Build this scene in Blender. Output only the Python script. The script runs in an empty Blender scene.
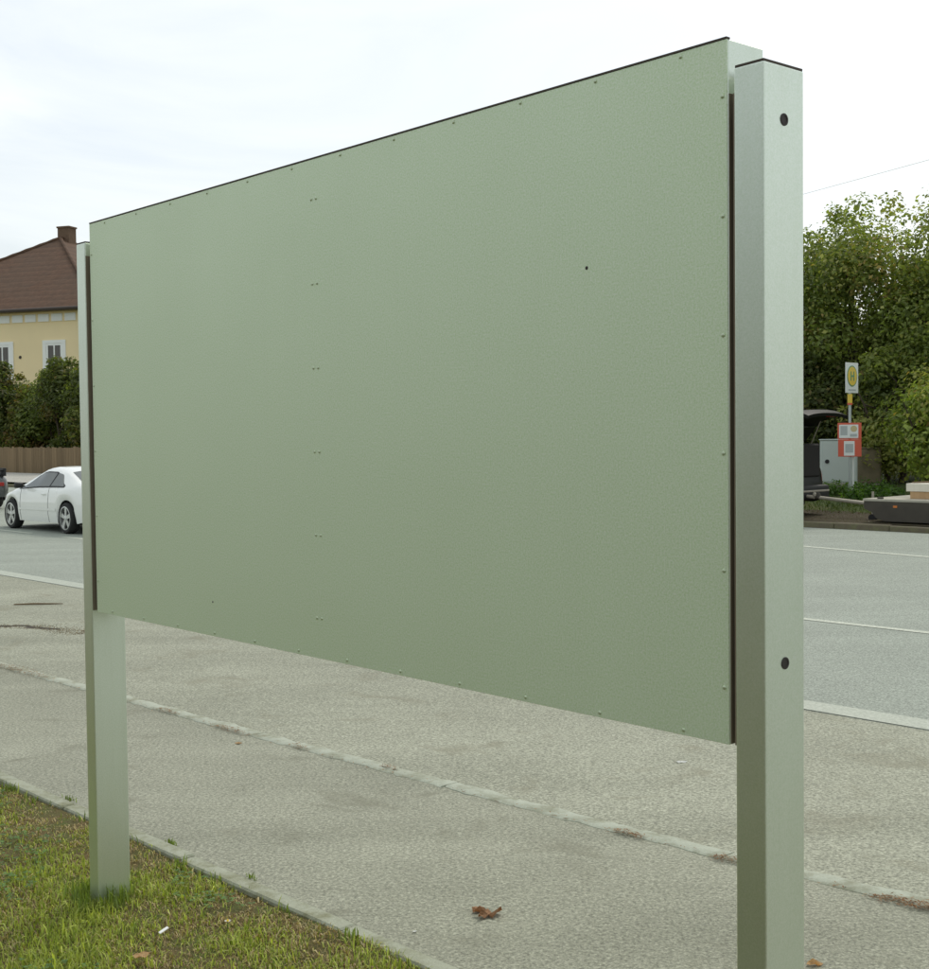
import bpy, bmesh, math, random
import numpy as np
from mathutils import Vector, Matrix, noise

R = math.radians
scene = bpy.context.scene
C = scene.collection

# ------------------------------------------------------------------ camera
cam_d = bpy.data.cameras.new('camera')
cam = bpy.data.objects.new('camera', cam_d)
C.objects.link(cam)
cam_d.sensor_fit = 'HORIZONTAL'
cam_d.sensor_width = 36.0
cam_d.lens = 1328.7 / 929 * 36
cam_d.clip_start = 0.05
cam_d.clip_end = 3000
cam.matrix_world = (Matrix.Translation((0, 0, 1.6)) @ Matrix.Rotation(math.pi / 2 - 0.0367, 4, 'X')
                    @ Matrix.Rotation(-0.0107, 4, 'Z'))
scene.camera = cam

# ------------------------------------------------------------------ light
SUN_AZ = R(28)      # to the right of straight ahead
SUN_EL = R(50)
world = bpy.data.worlds.new('World')
scene.world = world
world.use_nodes = True
wt = world.node_tree
wt.nodes.clear()
w_out = wt.nodes.new('ShaderNodeOutputWorld')
w_bg = wt.nodes.new('ShaderNodeBackground')
w_bg.inputs['Strength'].default_value = 0.1
w_sky = wt.nodes.new('ShaderNodeTexSky')
w_sky.sky_type = 'NISHITA'
w_sky.sun_disc = False
w_sky.sun_elevation = SUN_EL
w_sky.sun_rotation = SUN_AZ
w_sky.dust_density = 3.0
w_tc = wt.nodes.new('ShaderNodeTexCoord')
w_map = wt.nodes.new('ShaderNodeMapping')
w_map.inputs['Scale'].default_value = (1.0, 1.0, 3.2)
w_map.inputs['Rotation'].default_value = (0.0, R(14), 0.0)
w_n = wt.nodes.new('ShaderNodeTexNoise')
w_n.inputs['Scale'].default_value = 3.4
w_n.inputs['Detail'].default_value = 7
w_n.inputs['Roughness'].default_value = 0.55
w_n.inputs['Distortion'].default_value = 0.6
w_r = wt.nodes.new('ShaderNodeValToRGB')
w_r.color_ramp.elements[0].position = 0.36
w_r.color_ramp.elements[0].color = (0.45, 0.45, 0.45, 1)
w_r.color_ramp.elements[1].position = 0.68
w_r.color_ramp.elements[1].color = (0.95, 0.95, 0.95, 1)
w_mix = wt.nodes.new('ShaderNodeMix')
w_mix.data_type = 'RGBA'
w_mix.inputs['B'].default_value = (7.4, 7.75, 7.7, 1)
wt.links.new(w_tc.outputs['Generated'], w_map.inputs['Vector'])
wt.links.new(w_map.outputs['Vector'], w_n.inputs['Vector'])
wt.links.new(w_n.outputs['Fac'], w_r.inputs['Fac'])
wt.links.new(w_r.outputs['Color'], w_mix.inputs['Factor'])
wt.links.new(w_sky.outputs['Color'], w_mix.inputs['A'])
wt.links.new(w_mix.outputs['Result'], w_bg.inputs['Color'])
wt.links.new(w_bg.outputs['Background'], w_out.inputs['Surface'])

sun_d = bpy.data.lights.new('sun', 'SUN')
sun_d.energy = 1.0
sun_d.angle = R(14)
sun_d.color = (1.0, 0.95, 0.86)
sun = bpy.data.objects.new('sun', sun_d)
C.objects.link(sun)
sdir = Vector((math.sin(SUN_AZ) * math.cos(SUN_EL), math.cos(SUN_AZ) * math.cos(SUN_EL), math.sin(SUN_EL)))
sun.rotation_euler = sdir.to_track_quat('Z', 'Y').to_euler()
sun.location = sdir * 60

vs = scene.view_settings
vs.view_transform = 'Standard'
vs.look = 'None'
vs.gamma = 1.0
vs.exposure = 0.48
vs.use_curve_mapping = False
scene.render.resolution_x = 982
scene.render.resolution_y = 1024

# ------------------------------------------------------------------ helpers
rnd = random.Random(7)
TH = R(132.5)                                   # the street's direction
U = Vector((math.cos(TH), math.sin(TH), 0))     # along the street, away to the left
NN = Vector((math.sin(TH), -math.cos(TH), 0))   # across the street, away from the viewer


def SN(s, n, z=0.0):
    return U * s + NN * n + Vector((0, 0, z))


def tag(o, label=None, cat=None, group=None, kind=None):
    if label: o['label'] = label
    if cat: o['category'] = cat
    if group: o['group'] = group
    if kind: o['kind'] = kind
    return o


def empty(name, loc=(0, 0, 0), rz=0.0, parent=None):
    o = bpy.data.objects.new(name, None)
    o.empty_display_size = 0.2
    C.objects.link(o)
    o.location = loc
    o.rotation_euler = (0, 0, rz)
    o.parent = parent
    return o


def link(name, me, mat=None, parent=None, loc=None, rz=None):
    o = bpy.data.objects.new(name, me)
    C.objects.link(o)
    if mat and not me.materials:
        me.materials.append(mat)
    o.parent = parent
    if loc is not None: o.location = loc
    if rz is not None: o.rotation_euler = (0, 0, rz)
    return o


def finish(bm, name, smooth=False, angle=35):
    me = bpy.data.meshes.new(name)
    bm.normal_update()
    bm.to_mesh(me)
    bm.free()
    if smooth:
        me.polygons.foreach_set('use_smooth', [True] * len(me.polygons))
        me.set_sharp_from_angle(angle=R(angle))
    return me


def obj(name, bm, mat, parent=None, loc=None, rz=None, smooth=False, angle=35):
    return link(name, finish(bm, name, smooth, angle), mat, parent, loc, rz)


def bx(bm, x0, x1, y0, y1, z0, z1, bevel=0.0, seg=1):
    r = bmesh.ops.create_cube(bm, size=1.0)
    vs_ = r['verts']
    for v in vs_:
        v.co = Vector(((x0 + x1) / 2 + v.co.x * (x1 - x0), (y0 + y1) / 2 + v.co.y * (y1 - y0),
                       (z0 + z1) / 2 + v.co.z * (z1 - z0)))
    if bevel > 0:
        ed = list({e for v in vs_ for e in v.link_edges})
        bmesh.ops.bevel(bm, geom=ed, offset=bevel, segments=seg, affect='EDGES', profile=0.5)
    return bm


def box(x0, x1, y0, y1, z0, z1, bevel=0.0, seg=1):
    return bx(bmesh.new(), x0, x1, y0, y1, z0, z1, bevel, seg)


def tube(bm, pts, rads, seg=8, cap=True):
    pts = [Vector(p) for p in pts]
    if not hasattr(rads, '__len__'): rads = [rads] * len(pts)
    rings = []
    prev = None
    for i, p in enumerate(pts):
        d = (pts[min(i + 1, len(pts) - 1)] - pts[max(i - 1, 0)]).normalized()
        a = prev if prev is not None else (Vector((0, 0, 1)) if abs(d.z) < 0.9 else Vector((1, 0, 0)))
        x = (a - d * a.dot(d)).normalized()
        prev = x
        y = d.cross(x)
        rings.append([bm.verts.new(p + (x * math.cos(2 * math.pi * k / seg) + y * math.sin(2 * math.pi * k / seg)) * rads[i])
                      for k in range(seg)])
    for a, b in zip(rings, rings[1:]):
        for k in range(seg):
            bm.faces.new((a[k], a[(k + 1) % seg], b[(k + 1) % seg], b[k]))
    if cap:
        bm.faces.new(list(reversed(rings[0])))
        bm.faces.new(rings[-1])
    return bm


def lathe(bm, prof, seg=20, axis='Y', center=(0, 0, 0), closed=False):
    """prof: list of (radius, along)"""
    c = Vector(center)
    rings = []
    for r, h in prof:
        ring = []
        for k in range(seg):
            t = 2 * math.pi * k / seg
            if axis == 'Y': v = Vector((r * math.cos(t), h, r * math.sin(t)))
            elif axis == 'X': v = Vector((h, r * math.cos(t), r * math.sin(t)))
            else: v = Vector((r * math.cos(t), r * math.sin(t), h))
            ring.append(bm.verts.new(c + v))
        rings.append(ring)
    pairs = list(zip(rings, rings[1:])) + ([(rings[-1], rings[0])] if closed else [])
    for a, b in pairs:
        for k in range(seg):
            bm.faces.new((a[k], a[(k + 1) % seg], b[(k + 1) % seg], b[k]))
    if not closed:
        bm.faces.new(list(reversed(rings[0])))
        bm.faces.new(rings[-1])
    bmesh.ops.recalc_face_normals(bm, faces=bm.faces[:])
    return bm


def np_mesh(name, verts, faces, col=None):
    """verts (N,3), faces list of equal-length index rows (M,k); col (N,4) point colour"""
    me = bpy.data.meshes.new(name)
    verts = np.asarray(verts, dtype=np.float32)
    faces = np.asarray(faces, dtype=np.int32)
    M, k = faces.shape
    me.vertices.add(len(verts))
    me.vertices.foreach_set('co', verts.ravel())
    me.loops.add(M * k)
    me.loops.foreach_set('vertex_index', faces.ravel())
    me.polygons.add(M)
    me.polygons.foreach_set('loop_start', np.arange(0, M * k, k, dtype=np.int32))
    me.polygons.foreach_set('loop_total', np.full(M, k, dtype=np.int32))
    if col is not None:
        at = me.color_attributes.new('tint', 'FLOAT_COLOR', 'POINT')
        at.data.foreach_set('color', np.asarray(col, dtype=np.float32).ravel())
    me.update(calc_edges=True)
    me.validate()
    return me


# ------------------------------------------------------------------ materials
class NT:
    def __init__(self, name):
        self.m = bpy.data.materials.new(name)
        self.m.use_nodes = True
        self.t = self.m.node_tree
        self.t.nodes.clear()
        self.out = self.t.nodes.new('ShaderNodeOutputMaterial')

    def n(self, typ, **kw):
        nd = self.t.nodes.new('ShaderNode' + typ)
        for k, v in kw.items():
            if k in nd.inputs: nd.inputs[k].default_value = v
            else: setattr(nd, k, v)
        return nd

    def l(self, a, b):
        self.t.links.new(a, b)

    def pos(self, world=True):
        if world: return self.n('NewGeometry').outputs['Position']
        return self.n('TexCoord').outputs['Object']

    def noise(self, vec, scale, detail=4, rough=0.55, dist=0.0, stretch=None, rot=None):
        if stretch or rot:
            mp = self.n('Mapping')
            if stretch: mp.inputs['Scale'].default_value = stretch
            if rot: mp.inputs['Rotation'].default_value = rot
            self.l(vec, mp.inputs['Vector'])
            vec = mp.outputs['Vector']
        nd = self.n('TexNoise')
        nd.inputs['Scale'].default_value = scale
        nd.inputs['Detail'].default_value = detail
        nd.inputs['Roughness'].default_value = rough
        nd.inputs['Distortion'].default_value = dist
        self.l(vec, nd.inputs['Vector'])
        return nd.outputs['Fac']

    def ramp(self, fac, stops):
        nd = self.n('ValToRGB')
        el = nd.color_ramp.elements
        while len(el) < len(stops): el.new(0.5)
        for e, (p, c) in zip(el, stops):
            e.position = p
            if not hasattr(c, '__len__'): c = (c, c, c)
            e.color = (*c[:3], 1)
        self.l(fac, nd.inputs['Fac'])
        return nd.outputs['Color']

    def mix(self, fac, a, b, mode='MIX'):
        nd = self.n('Mix', data_type='RGBA', blend_type=mode)
        for sock, v in (('Factor', fac), ('A', a), ('B', b)):
            if hasattr(v, 'is_output') or hasattr(v, 'links'): self.l(v, nd.inputs[sock])
            elif sock == 'Factor': nd.inputs[0].default_value = v
            else: nd.inputs[sock].default_value = (*v[:3], 1) if hasattr(v, '__len__') else (v, v, v, 1)
        return nd.outputs['Result']

    def bsdf(self, color, rough=0.6, metal=0.0, bump=None, bstr=0.3, bdist=0.01, spec=0.5, coat=0.0, trans=0.0):
        b = self.n('BsdfPrincipled')
        for k, v in (('Base Color', color), ('Roughness', rough), ('Metallic', metal)):
            if hasattr(v, 'links'): self.l(v, b.inputs[k])
            elif k == 'Base Color': b.inputs[k].default_value = (*v[:3], 1)
            else: b.inputs[k].default_value = v
        b.inputs['Specular IOR Level'].default_value = spec
        b.inputs['Coat Weight'].default_value = coat
        b.inputs['Transmission Weight'].default_value = trans
        if bump is not None:
            bp = self.n('Bump', Strength=bstr, Distance=bdist)
            self.l(bump, bp.inputs['Height'])
            self.l(bp.outputs['Normal'], b.inputs['Normal'])
        self.l(b.outputs['BSDF'], self.out.inputs['Surface'])
        self.b = b
        return self.m


def plain(name, col, rough=0.5, metal=0.0, vary=0.12, scale=8.0, bump=0.0, spec=0.5, coat=0.0):
    t = NT(name)
    p = t.pos(False)
    f = t.noise(p, scale, 5)
    c = t.mix(f, tuple(x * (1 - vary) for x in col), tuple(min(1, x * (1 + vary)) for x in col))
    f2 = t.noise(p, scale * 9, 3)
    return t.bsdf(c, rough, metal, f2 if bump else None, bump, 0.004, spec, coat)


def asphalt(name, dark, light, grain=260, patch=0.35, stain=None):
    t = NT(name)
    p = t.pos()
    v = t.n('TexVoronoi', feature='F1')
    v.inputs['Scale'].default_value = grain
    t.l(p, v.inputs['Vector'])
    cell = t.n('SeparateColor')
    t.l(v.outputs['Color'], cell.inputs['Color'])
    g = t.ramp(cell.outputs['Red'], [(0.0, 0.0), (0.3, 0.36), (0.75, 0.62), (1.0, 1.0)])
    fine = t.noise(p, 70, 6, 0.8)
    big = t.noise(p, 0.9, 5, 0.6)
    streak = t.ramp(t.noise(p, 1.0, 5, 0.6, stretch=(0.06, 1.5, 1.0), rot=(0, 0, -TH)), [(0.32, 0.0), (0.68, 1.0)])
    c = t.mix(g, dark, light)
    c = t.mix(patch, c, t.ramp(big, [(0.3, tuple(x * 0.72 for x in dark)), (0.7, tuple(min(1, x * 1.05) for x in light))]))
    c = t.mix(0.24, c, t.mix(streak, dark, light), 'MIX')
    c = t.mix(0.85, c, t.ramp(fine, [(0.32, 0.12), (0.68, 0.88)]), 'OVERLAY')
    if stain:
        bl = t.noise(p, 2.3, 4, 0.6, 0.8)
        m = t.ramp(bl, [(0.56, 0.0), (0.70, 0.55)])
        c = t.mix(m, c, stain)
    h = t.mix(0.5, v.outputs['Distance'], fine)
    return t.bsdf(c, 0.85, 0.0, h, 0.5, 0.004, 0.35)


M = {}
M['road'] = asphalt('road_asphalt', (0.199, 0.219, 0.182), (0.352, 0.387, 0.325), 150, 0.2)
M['bay'] = asphalt('bay_asphalt', (0.157, 0.163, 0.116), (0.408, 0.416, 0.321), 130, 0.22, (0.19, 0.18, 0.12))
M['walk'] = asphalt('sidewalk_asphalt', (0.145, 0.150, 0.106), (0.376, 0.381, 0.294), 150, 0.30, (0.15, 0.148, 0.10))
M['far_walk'] = asphalt('far_pavement', (0.32, 0.31, 0.27), (0.45, 0.44, 0.39), 160)


def m_concrete(name, a, b, moss=(0.16, 0.16, 0.08)):
    t = NT(name)
    p = t.pos()
    f = t.noise(p, 14, 8, 0.7)
    f2 = t.noise(p, 150, 4, 0.7)
    c = t.mix(f, a, b)
    c = t.mix(0.35, c, t.ramp(f2, [(0.3, 0.3), (0.7, 0.7)]), 'OVERLAY')
    m = t.ramp(t.noise(p, 6, 8, 0.75), [(0.45, 0.0), (0.64, 0.85)])
    c = t.mix(m, c, moss)
    return t.bsdf(c, 0.9, 0, f2, 0.5, 0.004, 0.3)


M['edging'] = m_concrete('edging_concrete', (0.253, 0.265, 0.196), (0.391, 0.408, 0.316))
M['strip'] = m_concrete('pale_strip_concrete', (0.30, 0.32, 0.25), (0.47, 0.50, 0.41), (0.20, 0.20, 0.13))
M['kerb'] = m_concrete('kerb_stone', (0.10, 0.085, 0.055), (0.17, 0.145, 0.10))


def m_paint(name, col, wear):
    t = NT(name)
    p = t.pos()
    f = t.noise(p, 60, 6, 0.75)
    c = t.mix(t.ramp(f, [(0.40, 0.0), (0.58, wear)]), col, (0.27, 0.297, 0.235))
    return t.bsdf(c, 0.7, 0, f, 0.3, 0.003)


M['line'] = m_paint('road_paint', (0.58, 0.61, 0.50), 0.85)
M['band'] = m_paint('worn_road_paint', (0.44, 0.47, 0.39), 0.75)


def m_soil(name, a, b, c_):
    t = NT(name)
    p = t.pos()
    f = t.noise(p, 9, 8, 0.7)
    f2 = t.noise(p, 120, 5, 0.7)
    c = t.ramp(f, [(0.3, a), (0.5, b), (0.7, c_)])
    c = t.mix(0.6, c, t.ramp(f2, [(0.25, 0.2), (0.75, 0.8)]), 'OVERLAY')
    return t.bsdf(c, 0.95, 0, f2, 1.0, 0.01, 0.2)


M['soil'] = m_soil('lawn_soil', (0.17, 0.115, 0.05), (0.12, 0.105, 0.04), (0.10, 0.14, 0.032))
M['dirt'] = m_soil('verge_dirt', (0.05, 0.04, 0.025), (0.075, 0.06, 0.036), (0.055, 0.055, 0.026))


def m_ground():
    t = NT('far_grass')
    p = t.pos()
    f = t.noise(p, 1.3, 8, 0.7)
    f2 = t.noise(p, 22, 6, 0.75)
    c = t.ramp(f, [(0.3, (0.045, 0.065, 0.018)), (0.55, (0.08, 0.105, 0.03)), (0.75, (0.13, 0.115, 0.05))])
    c = t.mix(0.6, c, t.ramp(f2, [(0.25, 0.2), (0.75, 0.8)]), 'OVERLAY')
    return t.bsdf(c, 0.95, 0, f2, 1.0, 0.03, 0.2)


M['ground'] = m_ground()


def m_tint(name, rough=0.5, transl=0.35, spec=0.3):
    t = NT(name)
    a = t.n('Attribute', attribute_name='tint')
    b = t.n('BsdfPrincipled')
    t.l(a.outputs['Color'], b.inputs['Base Color'])
    b.inputs['Roughness'].default_value = rough
    b.inputs['Specular IOR Level'].default_value = spec
    tr = t.n('BsdfTranslucent')
    c2 = t.mix(1.0, a.outputs['Color'], (1.25, 1.35, 0.55), 'MULTIPLY')
    t.l(c2, tr.inputs['Color'])
    mx = t.n('MixShader')
    mx.inputs['Fac'].default_value = transl
    t.l(b.outputs['BSDF'], mx.inputs[1])
    t.l(tr.outputs['BSDF'], mx.inputs[2])
    t.l(mx.outputs['Shader'], t.out.inputs['Surface'])
    return t.m


M['blade'] = m_tint('grass_blades', 0.5, 0.3)
M['leaf'] = m_tint('tree_leaves', 0.5, 0.5, 0.3)
M['litter'] = m_tint('dry_leaf_litter', 0.8, 0.1, 0.2)


def m_metal(name, a, b, metal, r0, r1, grain, wear):
    t = NT(name)
    p = t.pos(False)
    fine = t.noise(p, 230, 4, 0.85)
    mid = t.noise(p, 2.2, 6, 0.65)
    c = t.mix(mid, a, b)
    c = t.mix(grain, c, t.ramp(fine, [(0.32, 0.24), (0.68, 0.76)]), 'OVERLAY')
    # rain streaks and dust settled over the years
    st = t.noise(p, 1.0, 6, 0.7, stretch=(16, 16, 0.9))
    bl = t.noise(p, 1.3, 5, 0.6)
    m = t.mix(1.0, t.ramp(st, [(0.50, 0.0), (0.75, wear)]), t.ramp(bl, [(0.35, 0.0), (0.65, 1.0)]), 'MULTIPLY')
    c = t.mix(m, c, (0.42, 0.46, 0.30))
    rr = t.ramp(t.noise(p, 2.0, 4), [(0.3, r0), (0.7, r1)])
    h = t.mix(0.25, t.noise(p, 1.6, 2, 0.4), fine)
    return t.bsdf(c, rr, metal, h, 0.10, 0.012, 0.5)


M['panel'] = m_metal('green_grey_panel_paint', (0.675, 0.785, 0.57), (0.705, 0.81, 0.60), 0.42, 0.48, 0.55, 0.95, 0.05)
M['metal'] = m_metal('silvery_post_metal', (0.70, 0.765, 0.655), (0.73, 0.795, 0.69), 0.88, 0.36, 0.42, 0.45, 0.2)
M['gap_shade_spacer'] = plain('brown_gap_shade_spacer', (0.19, 0.155, 0.105), 0.7)  # brown standing for shade in the gaps beside the board; also colours the spacers
M['cap'] = plain('dark_brown_cap', (0.06, 0.045, 0.03), 0.7)
M['plug'] = plain('black_plug', (0.03, 0.022, 0.018), 0.6)
M['rivet'] = plain('rivet_metal', (0.56, 0.64, 0.46), 0.35, 0.5)
M['bark'] = plain('bark', (0.075, 0.055, 0.038), 0.9, 0, 0.4, 14, 0.8)
M['roof'] = None


def m_roof():
    t = NT('brown_roof_tiles')
    p = t.pos(False)
    w = t.n('TexWave', wave_type='BANDS', bands_direction='Z', wave_profile='SAW')
    w.inputs['Scale'].default_value = 0.85
    w.inputs['Distortion'].default_value = 0.15
    t.l(p, w.inputs['Vector'])
    f = t.noise(p, 3.2, 7, 0.75)
    f2 = t.noise(p, 0.5, 4, 0.6)
    c = t.ramp(f, [(0.3, (0.07, 0.036, 0.02)), (0.7, (0.135, 0.074, 0.043))])
    c = t.mix(t.ramp(f2, [(0.35, 0.0), (0.7, 0.5)]), c, (0.085, 0.062, 0.042))
    c = t.mix(0.14, c, w.outputs['Color'], 'OVERLAY')
    return t.bsdf(c, 0.85, 0, w.outputs['Fac'], 0.3, 0.03, 0.3)


M['roof'] = m_roof()
M['yellow'] = plain('pale_yellow_render', (0.86, 0.71, 0.42), 0.85, 0, 0.07, 0.7, 0.2)
M['cornice'] = plain('ochre_cornice', (0.40, 0.29, 0.13), 0.8, 0, 0.12, 2)
M['white_trim'] = plain('white_trim', (0.84, 0.85, 0.80), 0.6, 0, 0.05, 3)
M['pane'] = plain('window_glass', (0.055, 0.045, 0.035), 0.08, 0.0, 0.5, 1.2, 0, 0.8)
M['gutter'] = plain('brown_gutter', (0.045, 0.032, 0.022), 0.6)
M['brick'] = plain('chimney_brick', (0.15, 0.095, 0.06), 0.9, 0, 0.35, 5, 0.5)


def m_wood(name, a, b):
    t = NT(name)
    p = t.pos()
    f = t.noise(p, 2.0, 6, 0.7, stretch=(6, 6, 0.6))
    i = t.n('ObjectInfo').outputs['Random']
    c = t.mix(f, a, b)
    c = t.mix(0.45, c, t.ramp(i, [(0.0, 0.28), (1.0, 0.68)]), 'OVERLAY')
    return t.bsdf(c, 0.9, 0, f, 0.4, 0.004, 0.2)


M['fence'] = m_wood('weathered_fence_wood', (0.165, 0.11, 0.06), (0.30, 0.225, 0.135))
M['deck'] = m_wood('grey_deck_wood', (0.34, 0.32, 0.26), (0.47, 0.45, 0.37))
M['plank'] = m_wood('pale_plank', (0.62, 0.57, 0.45), (0.78, 0.74, 0.62))
M['plank2'] = m_wood('orange_plank', (0.42, 0.26, 0.13), (0.58, 0.40, 0.23))
M['white_car'] = plain('white_car_paint', (0.86, 0.87, 0.82), 0.25, 0, 0.02, 2, 0, 0.5, 0.6)
M['silver_car'] = plain('dark_grey_car_paint', (0.07, 0.075, 0.07), 0.3, 0.2, 0.03, 2, 0, 0.5, 0.6)
M['black_car'] = plain('black_car_paint', (0.008, 0.009, 0.008), 0.35, 0, 0.1, 2, 0, 0.35, 0.0)
M['gate_black'] = plain('dull_black_tailgate', (0.010, 0.010, 0.009), 0.55, 0, 0.1, 2, 0, 0.15)
M['car_glass'] = plain('car_glass', (0.03, 0.042, 0.028), 0.05, 0, 0.2, 2, 0, 0.9)
M['black'] = plain('black_trim', (0.014, 0.014, 0.013), 0.6)
M['rubber'] = plain('tyre_rubber', (0.02, 0.02, 0.019), 0.85)
M['rim'] = plain('silver_rim', (0.62, 0.63, 0.60), 0.35, 0.6)
M['red_lamp'] = plain('red_lamp', (0.35, 0.02, 0.015), 0.25)
M['clear_lamp'] = plain('clear_lamp', (0.6, 0.62, 0.58), 0.15, 0.3)
M['orange_lamp'] = plain('orange_reflector', (0.55, 0.17, 0.03), 0.35)
M['interior'] = plain('dark_interior', (0.02, 0.018, 0.015), 0.9)
M['cab'] = plain('pale_grey_cabinet', (0.52, 0.58, 0.53), 0.6, 0, 0.06, 3)
M['cab2'] = plain('weathered_brown_cabinet', (0.21, 0.175, 0.105), 0.8, 0, 0.35, 6, 0.3)
M['plinth'] = plain('concrete_plinth', (0.30, 0.29, 0.23), 0.9, 0, 0.2, 6)
M['sign_white'] = plain('sign_white', (0.74, 0.77, 0.72), 0.4, 0, 0.02)
M['sign_yellow'] = plain('sign_yellow', (0.72, 0.52, 0.06), 0.4, 0, 0.03)
M['sign_green'] = plain('sign_green', (0.10, 0.27, 0.14), 0.4, 0, 0.03)
M['sign_red'] = plain('timetable_red', (0.62, 0.11, 0.055), 0.45, 0, 0.05)
M['sign_print'] = plain('grey_print', (0.42, 0.46, 0.44), 0.6, 0, 0.1, 20)
M['print_tan'] = plain('faded_print', (0.55, 0.46, 0.24), 0.6, 0, 0.1, 20)
M['galv'] = plain('galvanised_steel', (0.44, 0.48, 0.45), 0.45, 0.5, 0.1, 10)
M['frame'] = plain('dark_trailer_frame', (0.058, 0.050, 0.037), 0.75, 0, 0.4, 5)
M['rusty'] = plain('dull_steel', (0.36, 0.33, 0.26), 0.6, 0.2, 0.3, 8)
M['wire'] = plain('wire_black', (0.34, 0.36, 0.36), 0.6)
M['petal'] = plain('white_petal', (0.85, 0.86, 0.82), 0.6, 0, 0.02)
M['dandelion'] = plain('yellow_petal', (0.80, 0.55, 0.02), 0.6, 0, 0.05)
M['paper'] = plain('white_paper', (0.85, 0.86, 0.82), 0.8, 0, 0.04)
M['leaf_tan'] = plain('tan_leaf', (0.62, 0.42, 0.20), 0.75, 0, 0.2, 30)
M['leaf_brown'] = plain('brown_leaf', (0.36, 0.20, 0.095), 0.8, 0, 0.45, 60)
M['twig'] = plain('twig_bark', (0.15, 0.105, 0.055), 0.9, 0, 0.3, 40)
M['crack'] = plain('crack_dirt', (0.055, 0.045, 0.03), 0.95, 0, 0.4, 20)
M['crack_line'] = plain('hairline_crack', (0.13, 0.125, 0.09), 0.95, 0, 0.4, 20)
M['stem'] = plain('flower_stem', (0.06, 0.11, 0.02), 0.7)

# ------------------------------------------------------------------ the setting


def ks(s):      # the pale strip between pavement and bay bends slightly
    return float(np.interp(s, [-20, -2, 2.2, 3.0, 4.0, 6.1, 7.5, 9.3, 14, 60],
                           [4.5, 4.42, 4.165, 4.10, 4.05, 3.99, 3.975, 3.94, 3.90, 3.90]))


def sheet(name, f0, f1, z, mat, s0, s1, step=1.0, kind='structure', fz=None, nsub=1):
    """a paved sheet between two lines n=f0(s) and n=f1(s)"""
    ns = max(2, int((s1 - s0) / step) + 1)
    vs_, fs = [], []
    for i in range(ns):
        s = s0 + (s1 - s0) * i / (ns - 1)
        for j in range(nsub + 1):
            n = f0(s) + (f1(s) - f0(s)) * j / nsub
            zz = fz(s, n) if fz else z
            p = SN(s, n, zz)
            vs_.append(tuple(p))
    k = nsub + 1
    for i in range(ns - 1):
        for j in range(nsub):
            fs.append((i * k + j, i * k + j + 1, (i + 1) * k + j + 1, (i + 1) * k + j))
    me = np_mesh(name, vs_, [f[::-1] for f in fs])
    o = link(name, me, mat)
    if me.polygons[0].normal.z < 0:
        me.flip_normals()
    if kind: o['kind'] = kind
    return o


K = lambda v: (lambda s: v)
EDGE = 2.60         # line where the lawn meets the pavement


def far_z(s, n):
    up = float(np.interp(n, [19.3, 21.4, 23.1, 24.7, 30, 60], [0.09, 0.11, 0.30, 0.43, 0.46, 0.5]))
    w = float(np.interp(s, [26, 40], [1.0, 0.0]))
    bump = 0.05 * noise.noise(Vector((s * 0.5, n * 0.5, 3))) * (1 if n > 21.5 else 0)
    return (up * w + 0.10 * (1 - w)) + bump


def lawn_z(s, n):
    base = -0.044 + 0.018 * noise.noise(Vector((s * 1.7, n * 1.7, 0))) + 0.007 * noise.noise(Vector((s * 9, n * 9, 4)))
    return base + 0.03 * 0.6 + 0.016 * float(np.interp(n, [2.2, 2.5], [0, 1]))


g = sheet('ground', K(-900), K(1500), -0.16, M['ground'], -1200, 1200, 200, nsub=8)
lawn = sheet('lawn', K(-30), K(EDGE - 0.035), 0, M['soil'], -20, 40, 0.25, fz=lawn_z, nsub=120)
sidewalk = sheet('sidewalk', K(EDGE), lambda s: ks(s) - 0.05, 0.0, M['walk'], -20, 60, 0.5)
bay = sheet('parking_bay', lambda s: ks(s) - 0.02, K(6.60), 0.003, M['bay'], -20, 60, 0.5)
road = sheet('road', K(6.555), K(19.25), 0.004, M['road'], -40, 160, 2)
far_verge = sheet('far_verge', K(19.30), K(70), 0, M['ground'], -30, 160, 0.8, fz=far_z, nsub=60)
sheet('far_pavement', K(19.45), K(25.0), 0, M['far_walk'], 38, 160, 2, fz=lambda s, n: far_z(s, n) + 0.07, nsub=12)

sheet('dirt_strip', K(19.38), K(21.6), 0, M['dirt'], -10, 34, 0.8, fz=lambda s, n: far_z(s, n) + 0.012, nsub=4)

# painted markings
sheet('edge_band_marking', K(6.565), K(6.79), 0.0075, M['band'], -20, 120, 1)
s = -27.0
dash = None
while s < 100:
    # 5 m dashes, 1.2 m gaps; one gap falls beside the white car
    sheet('centre_line_marking', lambda q: 9.70 + 0.008 * (q - 5), lambda q: 9.80 + 0.008 * (q - 5), 0.0075, M['line'], s, s + 4.9, 1)
    s += 6.1
sheet('far_edge_marking', lambda q: float(np.interp(q, [-10, 0, 8.35, 10.4, 20, 60], [14.9, 15.0, 15.55, 15.92, 17.2, 17.4])),
      lambda q: float(np.interp(q, [-10, 0, 8.35, 10.4, 20, 60], [15.03, 15.13, 15.68, 16.05, 17.33, 17.53])), 0.0075, M['line'], -10, 60, 0.5)

# concrete edging stones along the lawn, a part of the pavement
pieces = []
for v in range(4):
    r2 = random.Random(v)
    pieces.append(finish(box(0.004, 0.996, -0.036, 0.036, -0.2, 0.0, 0.007), 'edging_stone'))
    pieces[-1].materials.append(M['edging'])
for k in range(-8, 22):
    o = link('edging_stone', pieces[k % 4], None, sidewalk)
    o.location = SN(k * 1.0 + 0.42, EDGE, 0.006 + rnd.uniform(-0.004, 0.006))
    o.rotation_euler = (rnd.uniform(-0.02, 0.02), rnd.uniform(-0.006, 0.006), TH + rnd.uniform(-0.008, 0.008))

# pale flush strip: uneven concrete blocks between pavement and bay


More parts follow.
